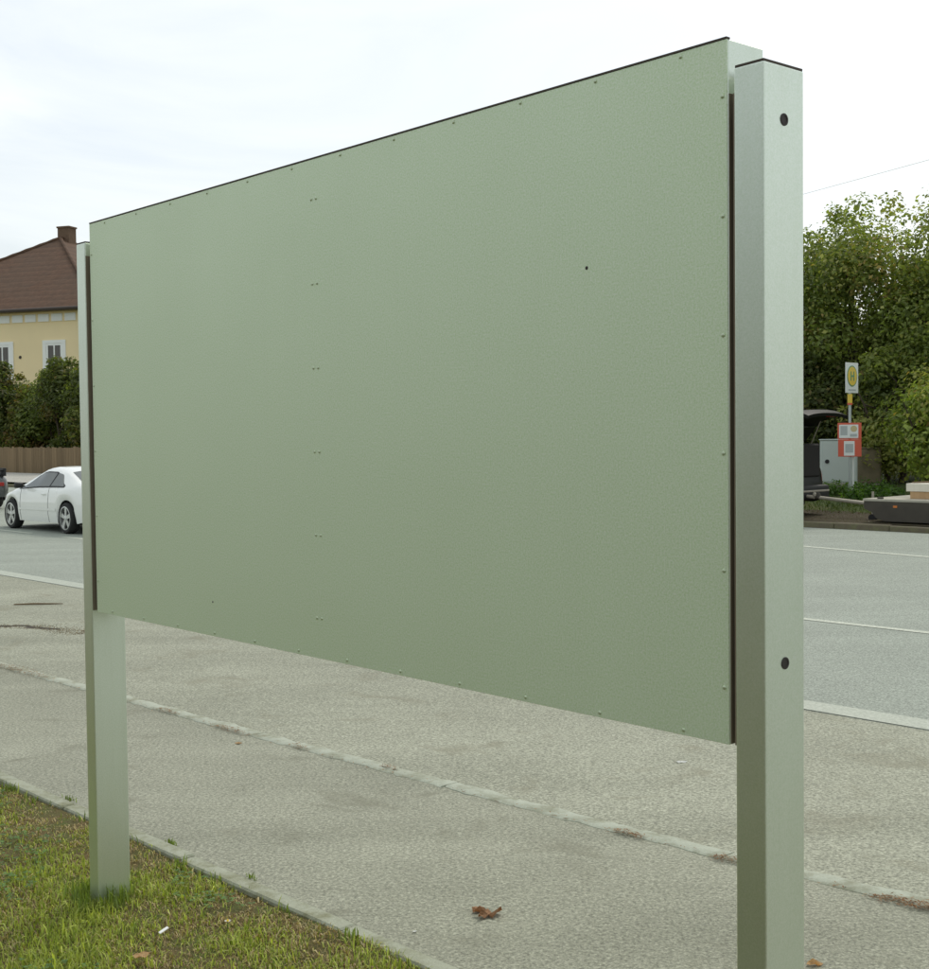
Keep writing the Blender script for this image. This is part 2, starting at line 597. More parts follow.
def strip_piece(s0, s1, seed):
    bm = bmesh.new()
    r2 = random.Random(seed)
    nseg = 30
    lo, hi = [], []
    for i in range(nseg + 1):
        q = s0 + (s1 - s0) * i / nseg
        c = ks(q)
        a = c - 0.068 + 0.026 * noise.noise(Vector((q * 7, seed, 1))) + 0.014 * noise.noise(Vector((q * 22, seed, 1)))
        b = c + 0.030 + 0.024 * noise.noise(Vector((q * 5, seed, 9))) + 0.016 * noise.noise(Vector((q * 21, seed, 9)))
        lo.append(a); hi.append(b)
    top, bot = [], []
    for i in range(nseg + 1):
        q = s0 + (s1 - s0) * i / nseg
        z = 0.0075 + 0.002 * noise.noise(Vector((q * 4, 2, 2)))
        top.append((bm.verts.new(SN(q, lo[i], z - 0.006)), bm.verts.new(SN(q, lo[i] + 0.012, z)), bm.verts.new(SN(q, hi[i] - 0.012, z)), bm.verts.new(SN(q, hi[i], z - 0.006))))
        bot.append((bm.verts.new(SN(q, lo[i], -0.08)), bm.verts.new(SN(q, hi[i], -0.08))))
    for i in range(nseg):
        a, b = top[i], top[i + 1]
        for j in range(3):
            bm.faces.new((a[j], b[j], b[j + 1], a[j + 1]))
        bm.faces.new((bot[i][0], bot[i + 1][0], b[0], a[0]))
        bm.faces.new((a[3], b[3], bot[i + 1][1], bot[i][1]))
    for i in (0, nseg):
        bm.faces.new((bot[i][0], top[i][0], top[i][1], top[i][2], top[i][3], bot[i][1]))
    bmesh.ops.recalc_face_normals(bm, faces=bm.faces[:])
    return bm


for k in range(-4, 14):
    obj('strip_block', strip_piece(k * 1.5 + 0.003, k * 1.5 + 1.497, k), M['strip'], bay, smooth=True)

# far kerb stones, a part of the road
km = finish(box(0.004, 0.996, -0.07, 0.07, -0.15, 0.10, 0.015), 'kerb_stone')
km.materials.append(M['kerb'])
for k in range(-4, 70):
    o = link('kerb_stone', km, None, road)
    o.location = SN(k, 19.30, rnd.uniform(-0.006, 0.006))
    o.rotation_euler = (0, 0, TH)

# ------------------------------------------------------------------ the notice board
PA = 0.8605
board = empty('notice_board', (0.4977, 2.5022, 0), math.pi - PA)
tag(board, 'large blank grey-green metal notice board seen from behind on two posts in the grass', 'notice board')
L_, ZB, ZT, TP = 2.7095, 1.0079, 2.3369, 0.1104
Q_, G_, PW, PD, ZP = 0.0079, 0.0214, 0.0672, 0.1218, 2.2778
pb = obj('panel', box(0, L_, -TP, -0.0025, ZB, ZT - 0.003, 0.002), M['metal'], board)
obj('front_sheet', box(0.0006, L_ - 0.0006, -0.0022, 0.0, ZB + 0.0005, ZT - 0.0035, 0.0005), M['panel'], pb)
obj('top_seal', box(0.001, L_ - 0.001, -0.010, 0.0012, ZT - 0.003, ZT + 0.0008), M['cap'], pb)

rb = bmesh.new()
lathe(rb, [(0.0042, 0.0), (0.0042, 0.0006), (0.0034, 0.0018), (0.0016, 0.0025)], 10, 'Y')
rivet_me = finish(rb, 'rivet', True, 50)
rivet_me.materials.append(M['rivet'])


def rivet(x, z):
    link('rivet', rivet_me, None, pb, (x, 0.0, z))


for k in range(12):
    rivet(0.112 + k * 0.2255, ZT - 0.0125)
    rivet(0.112 + k * 0.2255, ZB + 0.011)
for k in range(6):
    z = 2.229 - k * 0.2225
    rivet(0.0115, z)
    rivet(L_ - 0.0115, z)
    rivet(1.352, z)
    rivet(1.374, z)
sm_ = bmesh.new()
lathe(sm_, [(0.004, 0), (0.004, 0.0006), (0.0015, 0.0012)], 8, 'Y')
obj('drilled_hole', sm_, M['plug'], pb, (0.366, 0, 1.946))
sm_ = bmesh.new()
lathe(sm_, [(0.003, 0), (0.003, 0.0006), (0.0015, 0.0012)], 8, 'Y')
obj('drilled_hole', sm_, M['plug'], pb, (1.924, 0, 1.111))

for side in (0, 1):
    x0 = -G_ - PW if side == 0 else L_ + G_
    x1 = x0 + PW
    xo = x0 if side == 0 else x1
    xi = x1 if side == 0 else x0
    sg = -1 if side == 0 else 1
    po = obj('post', box(x0, x1, Q_ - PD, Q_, -0.45, ZP - 0.0045, 0.003, 2), M['metal'], board)
    obj('cap', box(x0 + 0.0015, x1 - 0.0015, Q_ - PD + 0.0015, Q_ - 0.0015, ZP - 0.0045, ZP), M['cap'], po)
    ts = 0.003 * sg
    sl = (xi - ts, xi - 0.0002 * sg) if side == 1 else (xi + 0.0002, xi + 0.003)
    obj('post_gap_shade', box(min(sl), max(sl), Q_ - PD + 0.002, Q_ - 0.0015, ZB + 0.004, ZP - 0.05), M['gap_shade_spacer'], po)  # dark strip painting the gap's shade on the post's inner face
    xp = -0.0022 if side == 0 else L_ + 0.0002
    obj('panel_gap_shade', box(xp, xp + 0.002, -TP + 0.002, -0.004, ZB + 0.002, ZP - 0.045), M['gap_shade_spacer'], pb)  # same gap shade, painted as a brown strip on the panel's side
    for z in (2.1753, 1.1688):
        b = bmesh.new()
        lathe(b, [(0.0115, 0), (0.0115, 0.0012), (0.008, 0.0016), (0.0074, 0.0004), (0.002, 0.0002)], 18, 'X')
        for v in b.verts: v.co.x *= sg
        bmesh.ops.recalc_face_normals(b, faces=b.faces[:])
        obj('bolt_hole', b, M['plug'], po, (xo, Q_ - PD / 2, z), smooth=True)
        b = bmesh.new()
        xa, xb = (x1 + 0.003, -0.0022) if side == 0 else (L_ + 0.0022, x0 - 0.003)
        lathe(b, [(0.016, xa - 0.0005), (0.016, xb + 0.0005)], 12, 'X', (0, Q_ - PD / 2, z))
        obj('spacer', b, M['gap_shade_spacer'], po, smooth=True)

# ------------------------------------------------------------------ grass


def blades(name, s0, s1, n0, n1, count, hmin, hmax, seed, fn, wmin=0.0016, wmax=0.0036):
    r = np.random.RandomState(seed)
    S = r.uniform(s0, s1, count * 2)
    N_ = r.uniform(n0, n1, count * 2)
    keep = []
    dry = []
    for a, b in zip(S, N_):
        d = noise.noise(Vector((a * 2.2, b * 2.2, 11))) + 0.5 * noise.noise(Vector((a * 6, b * 6, 5)))
        edge = max(0.0, (b - 2.30) / 0.25)
        d -= 0.85 * edge * (0.6 + 0.8 * noise.noise(Vector((a * 3, 0, 2))))
        if a > 4.4: d -= 0.5 * max(0.0, min(1.0, (b - 2.15) / 0.2)) * (0.7 + noise.noise(Vector((a * 2, b * 2, 7))))
        keep.append(d > r.uniform(-1.3, 0.15) - 0.15)
        dry.append(d)
    keep = np.array(keep)
    S, N_, D = S[keep][:count], N_[keep][:count], np.array(dry)[keep][:count]
    n = len(S)
    B = np.array([tuple(SN(a, b, fn(a, b) - 0.004)) for a, b in zip(S, N_)])
    az = r.uniform(0, 2 * np.pi, n)
    lean = np.abs(r.normal(0.6, 0.45, n)) + 0.15
    isdry = r.uniform(0, 1, n) < np.clip(0.36 - 0.75 * D, 0.12, 0.9)
    lean = np.where(isdry, lean + 0.55, lean)
    h = r.uniform(hmin, hmax, n) * np.where(isdry, 0.8, 1.0) * (0.75 + 0.5 * np.clip(D + 0.4, 0, 1))
    w = r.uniform(wmin, wmax, n)
    dx, dy = np.cos(az), np.sin(az)
    px, py = -dy, dx
    tw = r.uniform(-0.8, 0.8, n)
    up = np.zeros((n, 3)); up[:, 2] = 1
    d = np.stack([dx, dy, np.zeros(n)], 1)
    side = np.stack([px, py, tw * 0.3], 1)
    mid = B + up * (h * 0.58 * np.cos(lean * 0.5))[:, None] + d * (h * 0.58 * np.sin(lean * 0.5))[:, None]
    tip = mid + up * (h * 0.45 * np.cos(lean * 1.5))[:, None] + d * (h * 0.45 * np.sin(np.minimum(lean * 1.5, 1.6)))[:, None]
    V = np.stack([B - side * w[:, None] / 2, B + side * w[:, None] / 2,
                  mid + side * w[:, None] * 0.42, mid - side * w[:, None] * 0.42, tip], 1).reshape(-1, 3)
    base = np.arange(n) * 5
    F = np.concatenate([np.stack([base, base + 1, base + 2], 1), np.stack([base, base + 2, base + 3], 1),
                        np.stack([base + 3, base + 2, base + 4], 1)])
    k = r.uniform(0, 1, n)[:, None]
    green = (1 - k) * np.array([0.19, 0.255, 0.034]) + k * np.array([0.52, 0.57, 0.11])
    straw = (1 - k) * np.array([0.27, 0.175, 0.06]) + k * np.array([0.52, 0.44, 0.22])
    col = np.where(isdry[:, None], straw, green) * r.uniform(0.6, 1.3, n)[:, None]
    col = np.concatenate([col, np.ones((n, 1))], 1)
    return np_mesh(name, V, F, np.repeat(col, 5, axis=0))


gp = [blades('grass', 2.6, 6.9, 1.35, 2.575, 80000, 0.014, 0.048, 1, lawn_z, 0.002, 0.0048),
      blades('grass', 0.2, 9.5, -1.2, 2.575, 52000, 0.025, 0.065, 2, lawn_z, 0.0025, 0.006)]


def tufts(centres, seed):
    r = np.random.RandomState(seed)
    V, F, Cc = [], [], []
    for (s_, n_, rad, cnt, hh) in centres:
        for _ in range(cnt):
            a = s_ + r.normal(0, rad); b = n_ + r.normal(0, rad * 0.7)
            b = min(b, 2.555) if n_ < 2.6 else 2.639 + abs(b - 2.645) * 0.5
            p = np.array(SN(a, b, (lawn_z(a, b) if b < 2.56 else 0.0) - 0.004))
            t = r.uniform(0, 6.283); h = hh * r.uniform(0.5, 1.0); w = r.uniform(0.002, 0.004)
            d = np.array([np.cos(t), np.sin(t), 0]); sd = np.array([-np.sin(t), np.cos(t), 0]) * w
            ln = r.uniform(0.1, 0.7)
            m = p + np.array([0, 0, h * 0.6]) + d * h * 0.25 * ln
            q = m + np.array([0, 0, h * 0.4 * (1 - 0.5 * ln)]) + d * h * 0.5 * ln
            i = len(V)
            V += [p - sd, p + sd, m + sd * 0.8, m - sd * 0.8, q]
            F += [(i, i + 1, i + 2), (i, i + 2, i + 3), (i + 3, i + 2, i + 4)]
            c = np.array([0.13, 0.175, 0.035]) * (0.8 + r.uniform() * 1.1)
            Cc += [(*c, 1)] * 5
    return np_mesh('grass_tuft', V, F, Cc)


post_r, post_l = SN(0, 0), None
lp = board.location + Matrix.Rotation(math.pi - PA, 3, 'Z') @ Vector((L_ + G_ + PW / 2, Q_ - PD / 2, 0))
ls, ln_ = lp.dot(U), lp.dot(NN)
tc = [(ls + rnd.uniform(-.09, .09), ln_ - 0.03 + rnd.uniform(-.11, .05), 0.04, 18, 0.095) for _ in range(14)]
tc += [(2.8 + 0.34 * k + rnd.uniform(-.15, .15), 2.535 + rnd.uniform(-.02, .015), 0.025, rnd.choice((6, 14, 24)), 0.06) for k in range(14)]
tc += [(4.62, 2.645, 0.02, 18, 0.035), (5.5, 2.645, 0.03, 22, 0.035), (4.05, 2.645, 0.02, 14, 0.03)]
gp.append(tufts(tc, 5))


def clover(count, seed):
    r = np.random.RandomState(seed)
    V, F, Cc = [], [], []
    for _ in range(count):
        a = r.uniform(2.6, 6.5); b = r.uniform(1.4, 2.5)
        if noise.noise(Vector((a * 1.6, b * 1.6, 30))) < 0.05: continue
        p = np.array(SN(a, b, lawn_z(a, b) + r.uniform(0.015, 0.04)))
        t0 = r.uniform(0, 6.28)
        c = np.array([0.085, 0.16, 0.03]) * r.uniform(0.8, 1.5)
        for j in range(3):
            t = t0 + j * 2.094
            rr = r.uniform(0.005, 0.009)
            ce = p + np.array([np.cos(t), np.sin(t), r.uniform(-.2, .3)]) * rr
            i = len(V)
            for q in range(6):
                V.append(ce + np.array([np.cos(q * 1.047), np.sin(q * 1.047), r.uniform(-.25, .25)]) * rr * 0.85)
                Cc.append((*c, 1))
            F += [(i, i + 1, i + 2), (i, i + 2, i + 3), (i, i + 3, i + 4), (i, i + 4, i + 5)]
    return np_mesh('clover', V, F, Cc)


gp.append(clover(2600, 8))
gp.append(blades('grass', 2.6, 6.9, 1.35, 2.57, 1800, 0.05, 0.09, 21, lawn_z, 0.003, 0.006))
names = ['grass', 'grass', 'grass_tuft', 'clover', 'grass']
labels = ['short patchy green and straw grass on the lawn round the left post', 'grass spreading over the rest of the lawn beside the pavement',
          'longer grass tufts at the left post and along the edging stones', 'small dark green clover leaves scattered through the lawn',
          'longer bent blades lying loosely over the lawn round the left post']
for me, nm, lb in zip(gp, names, labels):
    tag(link(nm, me, M['blade']), lb, 'grass' if 'clover' not in nm else 'clover', kind='stuff')

# ------------------------------------------------------------------ small things on the ground


def crumpled(seed, size, lobes=5, curl=0.5, teeth=0.35):
    r2 = random.Random(seed)
    bm = bmesh.new()
    n = lobes * 4
    c = bm.verts.new((0, 0, 0.004))
    inner, outer = [], []
    for k in range(n):
        t = 2 * math.pi * k / n
        rr = size * (1 + teeth * math.cos(t * lobes) + r2.uniform(-.12, .12))
        z = abs(curl * size * (math.sin(t * 2 + seed) * 0.6 + r2.uniform(-.2, .6)))
        inner.append(bm.verts.new((0.5 * rr * math.cos(t), 0.5 * rr * math.sin(t) * .8, z * .35 + r2.uniform(0, .15) * size)))
        outer.append(bm.verts.new((rr * math.cos(t), rr * math.sin(t) * .8, z + 0.002)))
    for k in range(n):
        j = (k + 1) % n
        bm.faces.new((c, inner[k], inner[j]))
        bm.faces.new((inner[k], outer[k], outer[j], inner[j]))
    bmesh.ops.solidify(bm, geom=bm.faces[:], thickness=0.0012)
    return bm


def on_lawn(s, n, dz=0.0): return SN(s, n, lawn_z(s, n) + dz)


o = obj('dry_leaf', crumpled(3, 0.040, 5, 0.75), M['leaf_brown'], None, SN(3.18, 3.0, 0.001), 0.4)
tag(o, 'crumpled reddish brown dry leaf lying in the middle of the pavement', 'leaf')
o = obj('dry_leaf', crumpled(5, 0.026, 3, 0.6), M['leaf_brown'], None, SN(3.235, 3.005, 0.001), 1.9)
tag(o, 'smaller brown leaf fragment touching the crumpled leaf on the pavement', 'leaf')
o = obj('fallen_leaf', crumpled(9, 0.024, 4, 0.35, 0.2), M['leaf_tan'], None, on_lawn(3.67, 1.99, 0.028), 0.6)
tag(o, 'pale tan fallen leaf lying on the grass at the bottom of the picture', 'leaf')
o = obj('bark_curl', crumpled(12, 0.022, 2, 0.9, 0.3), M['leaf_tan'], None, SN(2.2, 3.42, 0.001), 0.2)
tag(o, 'small pale curled leaf on the pavement right of the right post', 'leaf')
o = obj('fallen_leaf', crumpled(15, 0.016, 4, 0.5, 0.25), M['leaf_tan'], None, SN(5.9, 3.78, 0.001), 0.2)
tag(o, 'tiny tan leaf on the pavement just below the pale strip', 'leaf')
for k, (s_, n_, sz, lb) in enumerate([(4.02, 5.09, 0.026, 'white paper scrap on the parking bay just below the board corner'),
                                      (3.24, 2.73, 0.008, 'tiny white paper scrap on the pavement beside the edging stones')]):
    o = obj('paper_scrap', crumpled(20 + k, sz, 3, 0.3, 0.15), M['paper'], None, SN(s_, n_, 0.001), k * 1.1)
    tag(o, lb, 'litter')
o = obj('paper_scrap', box(-0.017, 0.017, -0.006, 0.006, 0, 0.003, 0.001), M['paper'], None, on_lawn(3.80, 2.14, 0.033), 0.7)
o.rotation_euler = (0.2, -0.35, 0.7)
tag(o, 'narrow white scrap of litter on the grass right of the left post', 'litter')


def flower(name, loc, mp, mc, rad, label, cat, petals=11):
    t = empty(name, loc)
    tag(t, label, cat)
    b = bmesh.new()
    tube(b, [(0, 0, 0), (0.003, 0, 0.028), (0.004, 0.001, 0.042)], 0.0012, 5)
    obj('stem', b, M['stem'], t)
    b = bmesh.new()
    for k in range(petals):
        a = 2 * math.pi * k / petals
        ca, sa = math.cos(a), math.sin(a)
        w = rad * 0.25
        q = [b.verts.new((0.004 + ca * rad * .2 - sa * w * .5, sa * rad * .2 + ca * w * .5, 0.044)),
             b.verts.new((0.004 + ca * rad - sa * w * .6, sa * rad + ca * w * .6, 0.046)),
             b.verts.new((0.004 + ca * rad + sa * w * .6, sa * rad - ca * w * .6, 0.046)),
             b.verts.new((0.004 + ca * rad * .2 + sa * w * .5, sa * rad * .2 - ca * w * .5, 0.044))]
        b.faces.new(q)
    bmesh.ops.solidify(b, geom=b.faces[:], thickness=0.0006)
    obj('petals', b, mp, t)
    b = bmesh.new()
    lathe(b, [(0.0045, 0.043), (0.004, 0.0485), (0.0015, 0.0495)], 8, 'Z', (0.004, 0, 0))
    obj('flower_head', b, mc, t)


flower('daisy', on_lawn(3.71, 2.32), M['petal'], M['dandelion'], 0.011, 'single white daisy flower in the grass near the edging stones', 'flower')
flower('dandelion', on_lawn(5.03, 2.10), M['dandelion'], M['dandelion'], 0.014, 'yellow dandelion flower in the grass at the left picture edge', 'flower', 16)

# needle and leaf litter along the pale strip


def litter(patches, seed):
    r = np.random.RandomState(seed)
    V, F, Cc = [], [], []
    for (s0, s1, off, wid, cnt) in patches:
        for _ in range(cnt):
            a = r.uniform(s0, s1)
            b = ks(a) + off + r.normal(0, wid)
            e = 1 - abs((a - (s0 + s1) / 2) / ((s1 - s0) / 2)) ** 2
            if r.uniform() > e + 0.15: continue
            z = r.uniform(0.006, 0.006 + 0.022 * e)
            t = r.normal(0, 0.7) + TH
            ll = r.uniform(0.008, 0.028); w = r.uniform(0.0015, 0.004)
            d = np.array([np.cos(t), np.sin(t), r.uniform(-.15, .15)]) * ll / 2
            sd = np.array([-np.sin(t), np.cos(t), r.uniform(-.5, .5)]) * w / 2
            p = np.array(SN(a, b, z))
            i = len(V)
            V += [p - d, p + sd, p + d, p - sd]
            F.append((i, i + 1, i + 2, i + 3))
            k = r.uniform()
            c = (1 - k) * np.array([0.10, 0.045, 0.018]) + k * np.array([0.34, 0.18, 0.075])
            Cc += [(*c, 1)] * 4
    return np_mesh('leaf_litter', V, F, Cc)


for nm, lb, pt in [
    ('a', 'rust brown needle litter against the pale strip at the right picture edge', [(1.75, 2.42, -0.075, 0.02, 1500)]),
    ('b', 'small rust brown litter beside the foot of the right post', [(2.86, 3.04, -0.075, 0.012, 240)]),
    ('c', 'thin brown litter at the pale strip under the middle of the board', [(3.34, 3.52, -0.07, 0.010, 160), (4.86, 5.0, -0.02, 0.008, 90)]),
    ('d', 'orange brown litter heaped along the strip left of the left post', [(8.35, 9.35, -0.05, 0.03, 900)]),
    ('e', 'brown litter on the pale strip just right of the left post', [(6.0, 6.35, -0.07, 0.015, 260), (6.75, 7.0, -0.06, 0.012, 160), (5.5, 5.7, -0.06, 0.01, 80)]),
    ('f', 'sparse brown needles along the lower side of the pale strip', [(1.5 + .9 * q, 2.7 + .9 * q, -0.075, 0.010, 70) for q in range(9)])]:
    o = link('leaf_litter', litter(pt, hash(nm) % 7 if False else ord(nm)), M['litter'])
    tag(o, lb, 'litter', kind='stuff')

# twig, and the dark crack with dirt
b = bmesh.new()
tube(b, [SN(12.42, 5.44, 0.012), SN(12.30, 5.58, 0.016), SN(12.20, 5.72, 0.012), SN(12.12, 5.80, 0.012)], [0.006, 0.009, 0.007, 0.004], 7)
tag(obj('twig', b, M['twig'], smooth=True), 'brown stick lying on the bay just below the white band', 'twig')


def crack(pts, w, seed, hi=0.010):
    r2 = random.Random(seed)
    bm = bmesh.new()
    pp = []
    for (a, b2), (c, d) in zip(pts, pts[1:]):
        for k in range(8):
            f = k / 8
            pp.append((a + (c - a) * f + r2.uniform(-.03, .03), b2 + (d - b2) * f + r2.uniform(-.03, .03)))
    pp.append(pts[-1])
    prev = None
    for i, (a, b2) in enumerate(pp):
        ww = w * (0.35 + r2.random()) * (0.3 if i in (0, len(pp) - 1) else 1)
        v = [bm.verts.new(SN(a, b2 - ww, 0.0035)), bm.verts.new(SN(a, b2, hi)), bm.verts.new(SN(a, b2 + ww, 0.0035))]
        if prev:
            bm.faces.new((prev[0], v[0], v[1], prev[1]))
            bm.faces.new((prev[1], v[1], v[2], prev[2]))
        prev = v
    bmesh.ops.recalc_face_normals(bm, faces=bm.faces[:])
    return bm


tag(obj('dirt_ridge', crack([(11.7, 4.35), (11.09, 4.73), (10.97, 4.88), (10.53, 5.01)], 0.035, 3), M['crack']),
    'dark ragged ridge of dirt on the bay at the left picture edge', 'dirt')


def crumbs(seed):
    r = np.random.RandomState(seed)
    V, F, Cc = [], [], []
    for _ in range(2600):
        t = r.uniform()
        a = 11.9 - 1.75 * t
        b = float(np.interp(a, [10.1, 10.53, 10.97, 11.09, 11.7, 12], [5.05, 5.01, 4.88, 4.73, 4.35, 4.2])) + r.normal(0, .05 + .05 * abs(np.sin(t * 9)))
        p = np.array(SN(a, b, .003)); q = r.uniform(.0015, .007)
        i = len(V)
        V += [p + np.array([q, 0, 0]), p + np.array([-q * .5, q * .8, 0]), p + np.array([-q * .5, -q * .8, 0]), p + np.array([0, 0, q * .8])]
        F += [(i, i + 1, i + 3), (i + 1, i + 2, i + 3), (i + 2, i, i + 3)]
        Cc += [(*(np.array([.13, .105, .06]) * r.uniform(.5, 1.8)), 1)] * 4
    return np_mesh('dirt_crumbs', V, F, Cc)


tag(link('dirt_crumbs', crumbs(2), M['litter']), 'loose brown dirt strewn along the dark ridge at the left picture edge', 'dirt', kind='stuff')

# ------------------------------------------------------------------ vehicles


def car_body(top, belt, width, bottom, wheels, wr, xs, roof_in=0.22):
    T = lambda x: float(np.interp(x, *zip(*top)))
    Bt = lambda x: float(np.interp(x, *zip(*belt)))
    Wd = lambda x: float(np.interp(x, *zip(*width)))
    Bo = lambda x: float(np.interp(x, *zip(*bottom)))

    def ring(x):
        zr, zw, w, zb = T(x), Bt(x), Wd(x), Bo(x)
        zw = min(zw, zr - 0.02)
        for xw in wheels:
            d = abs(x - xw)
            if d < wr * 1.16:
                zb = max(zb, wr + math.sqrt((wr * 1.16) ** 2 - d * d))
        zb = min(zb, zw - 0.05)
        gf = max(0.0, min(1.0, (zr - zw) / 0.38))
        yr = (w - 0.03) - 0.06 - roof_in * gf
        h = zw - zb
        return [(w - 0.035, zb), (w - 0.004, zb + 0.25 * h), (w, zb + 0.55 * h), (w - 0.02, zb + 0.85 * h), (w - 0.045, zw),
                (yr + 0.03 * gf, zw + (zr - zw) * (0.80 if gf > 0.1 else 0.4)), (yr - 0.03, zr - 0.035 * max(gf, 0.35)), (yr * 0.66, zr - 0.008), (0, zr)]
    return ring


def loft(ring, xs, mat, name, parent):
    bm = bmesh.new()
    rows = []
    for x in xs:
        h = ring(x)
        full = [(y, z) for y, z in h] + [(-y, z) for y, z in reversed(h[:-1])]
        rows.append([bm.verts.new((x, y, z)) for y, z in full])
    for a, b in zip(rows, rows[1:]):
        for k in range(len(a) - 1):
            bm.faces.new((a[k], a[k + 1], b[k + 1], b[k]))
    for r_ in (rows[0], rows[-1]):
        bm.faces.new(r_)
    bmesh.ops.recalc_face_normals(bm, faces=bm.faces[:])
    return obj(name, bm, mat, parent, smooth=True, angle=38)


def patch(ring, xs, k0, f0, k1, f1, side, mat, name, parent, off=0.006, fx=None):
    """strip of glass riding on the body between two ring fractions"""
    bm = bmesh.new()
    rows = []
    for i, x in enumerate(xs):
        h = ring(x)
        u_ = i / (len(xs) - 1)
        seq = []
        a = k0 + (f0(u_) if callable(f0) else f0)
        b = k1 + (f1(u_) if callable(f1) else f1)
        for q in range(5):
            t = a + (b - a) * q / 4
            k = min(int(t), len(h) - 2)
            f = t - k
            y = h[k][0] + (h[k + 1][0] - h[k][0]) * f
            z = h[k][1] + (h[k + 1][1] - h[k][1]) * f
            seq.append(bm.verts.new((x, side * (y + off), z + off * 0.5)))
        rows.append(seq)
    for a, b in zip(rows, rows[1:]):
        for k in range(4):
            bm.faces.new((a[k], a[k + 1], b[k + 1], b[k]) if side > 0 else (a[k], b[k], b[k + 1], a[k + 1]))
    bmesh.ops.recalc_face_normals(bm, faces=bm.faces[:])
    return obj(name, bm, mat, parent, smooth=True)


def cross_patch(ring, xs, frac, mat, name, parent, off=0.008):
    """glass across the whole width (windscreen, rear window)"""
    bm = bmesh.new()
    rows = []
    for x in xs:
        h = ring(x)
        hh = [h[6], h[7], h[8]]
        pts = [(y * frac, z) for y, z in hh] + [(-y * frac, z) for y, z in reversed(hh[:-1])]
        rows.append([bm.verts.new((x + off * 0.4 * (1 if xs[0] > 0 else -1), y, z + off)) for y, z in pts])
    for a, b in zip(rows, rows[1:]):
        for k in range(len(a) - 1):
            bm.faces.new((a[k], a[k + 1], b[k + 1], b[k]))
    bmesh.ops.recalc_face_normals(bm, faces=bm.faces[:])
    return obj(name, bm, mat, parent, smooth=True)


def wheel(parent, x, y, r, w, out):
    """out = +1 or -1: side on which the rim shows"""
    e = empty('wheel', (x, y, r), 0, parent)
    b = bmesh.new()
    lathe(b, [(r * 0.76, -w / 2), (r * 0.93, -w / 2), (r, -w / 2 + 0.03), (r, w / 2 - 0.03), (r * 0.93, w / 2), (r * 0.76, w / 2)], 28, 'Y', closed=True)
    obj('tyre', b, M['rubber'], e, smooth=True, angle=50)
    b = bmesh.new()
    lathe(b, [(r * 0.78, out * (w / 2 - 0.002)), (r * 0.70, out * (w / 2 + 0.002)), (r * 0.70, out * w * 0.1), (r * 0.78, out * w * 0.1)], 28, 'Y', closed=True)
    for k in range(5):
        t = 2 * math.pi * k / 5 + 0.3
        t0, t1 = t - 0.17, t + 0.17
        ca, sa = math.cos(t), math.sin(t)
        px, pz = -sa, ca
        q = []
        for (rr, hw, yy) in ((r * 0.10, 0.028, 0.42), (r * 0.73, 0.045, 0.40)):
            for sgn in (-1, 1):
                for dy in (0.0, -0.12):
                    q.append(b.verts.new((ca * rr + px * hw * sgn, out * w * (yy + dy), sa * rr + pz * hw * sgn)))
        for f in ((0, 2, 6, 4), (1, 5, 7, 3), (0, 4, 5, 1), (2, 3, 7, 6)):
            b.faces.new([q[i] for i in f])
    lathe(b, [(r * 0.16, out * w * 0.25), (r * 0.16, out * w * 0.44), (r * 0.10, out * w * 0.47)], 14, 'Y')
    bmesh.ops.recalc_face_normals(b, faces=b.faces[:])
    obj('rim', b, M['rim'], e, smooth=True)
    b = bmesh.new()
    lathe(b, [(r * 0.72, out * w * 0.08), (r * 0.72, out * w * 0.10)], 24, 'Y')
    obj('brake_disc', b, M['black'], e)
    return e


def ell(bm, c, rx, ry, rz, seg=10):
    r_ = bmesh.ops.create_uvsphere(bm, u_segments=seg, v_segments=max(6, seg - 2), radius=1.0)
    for v in r_['verts']:
        v.co = Vector((c[0] + v.co.x * rx, c[1] + v.co.y * ry, c[2] + v.co.z * rz))
    return bm


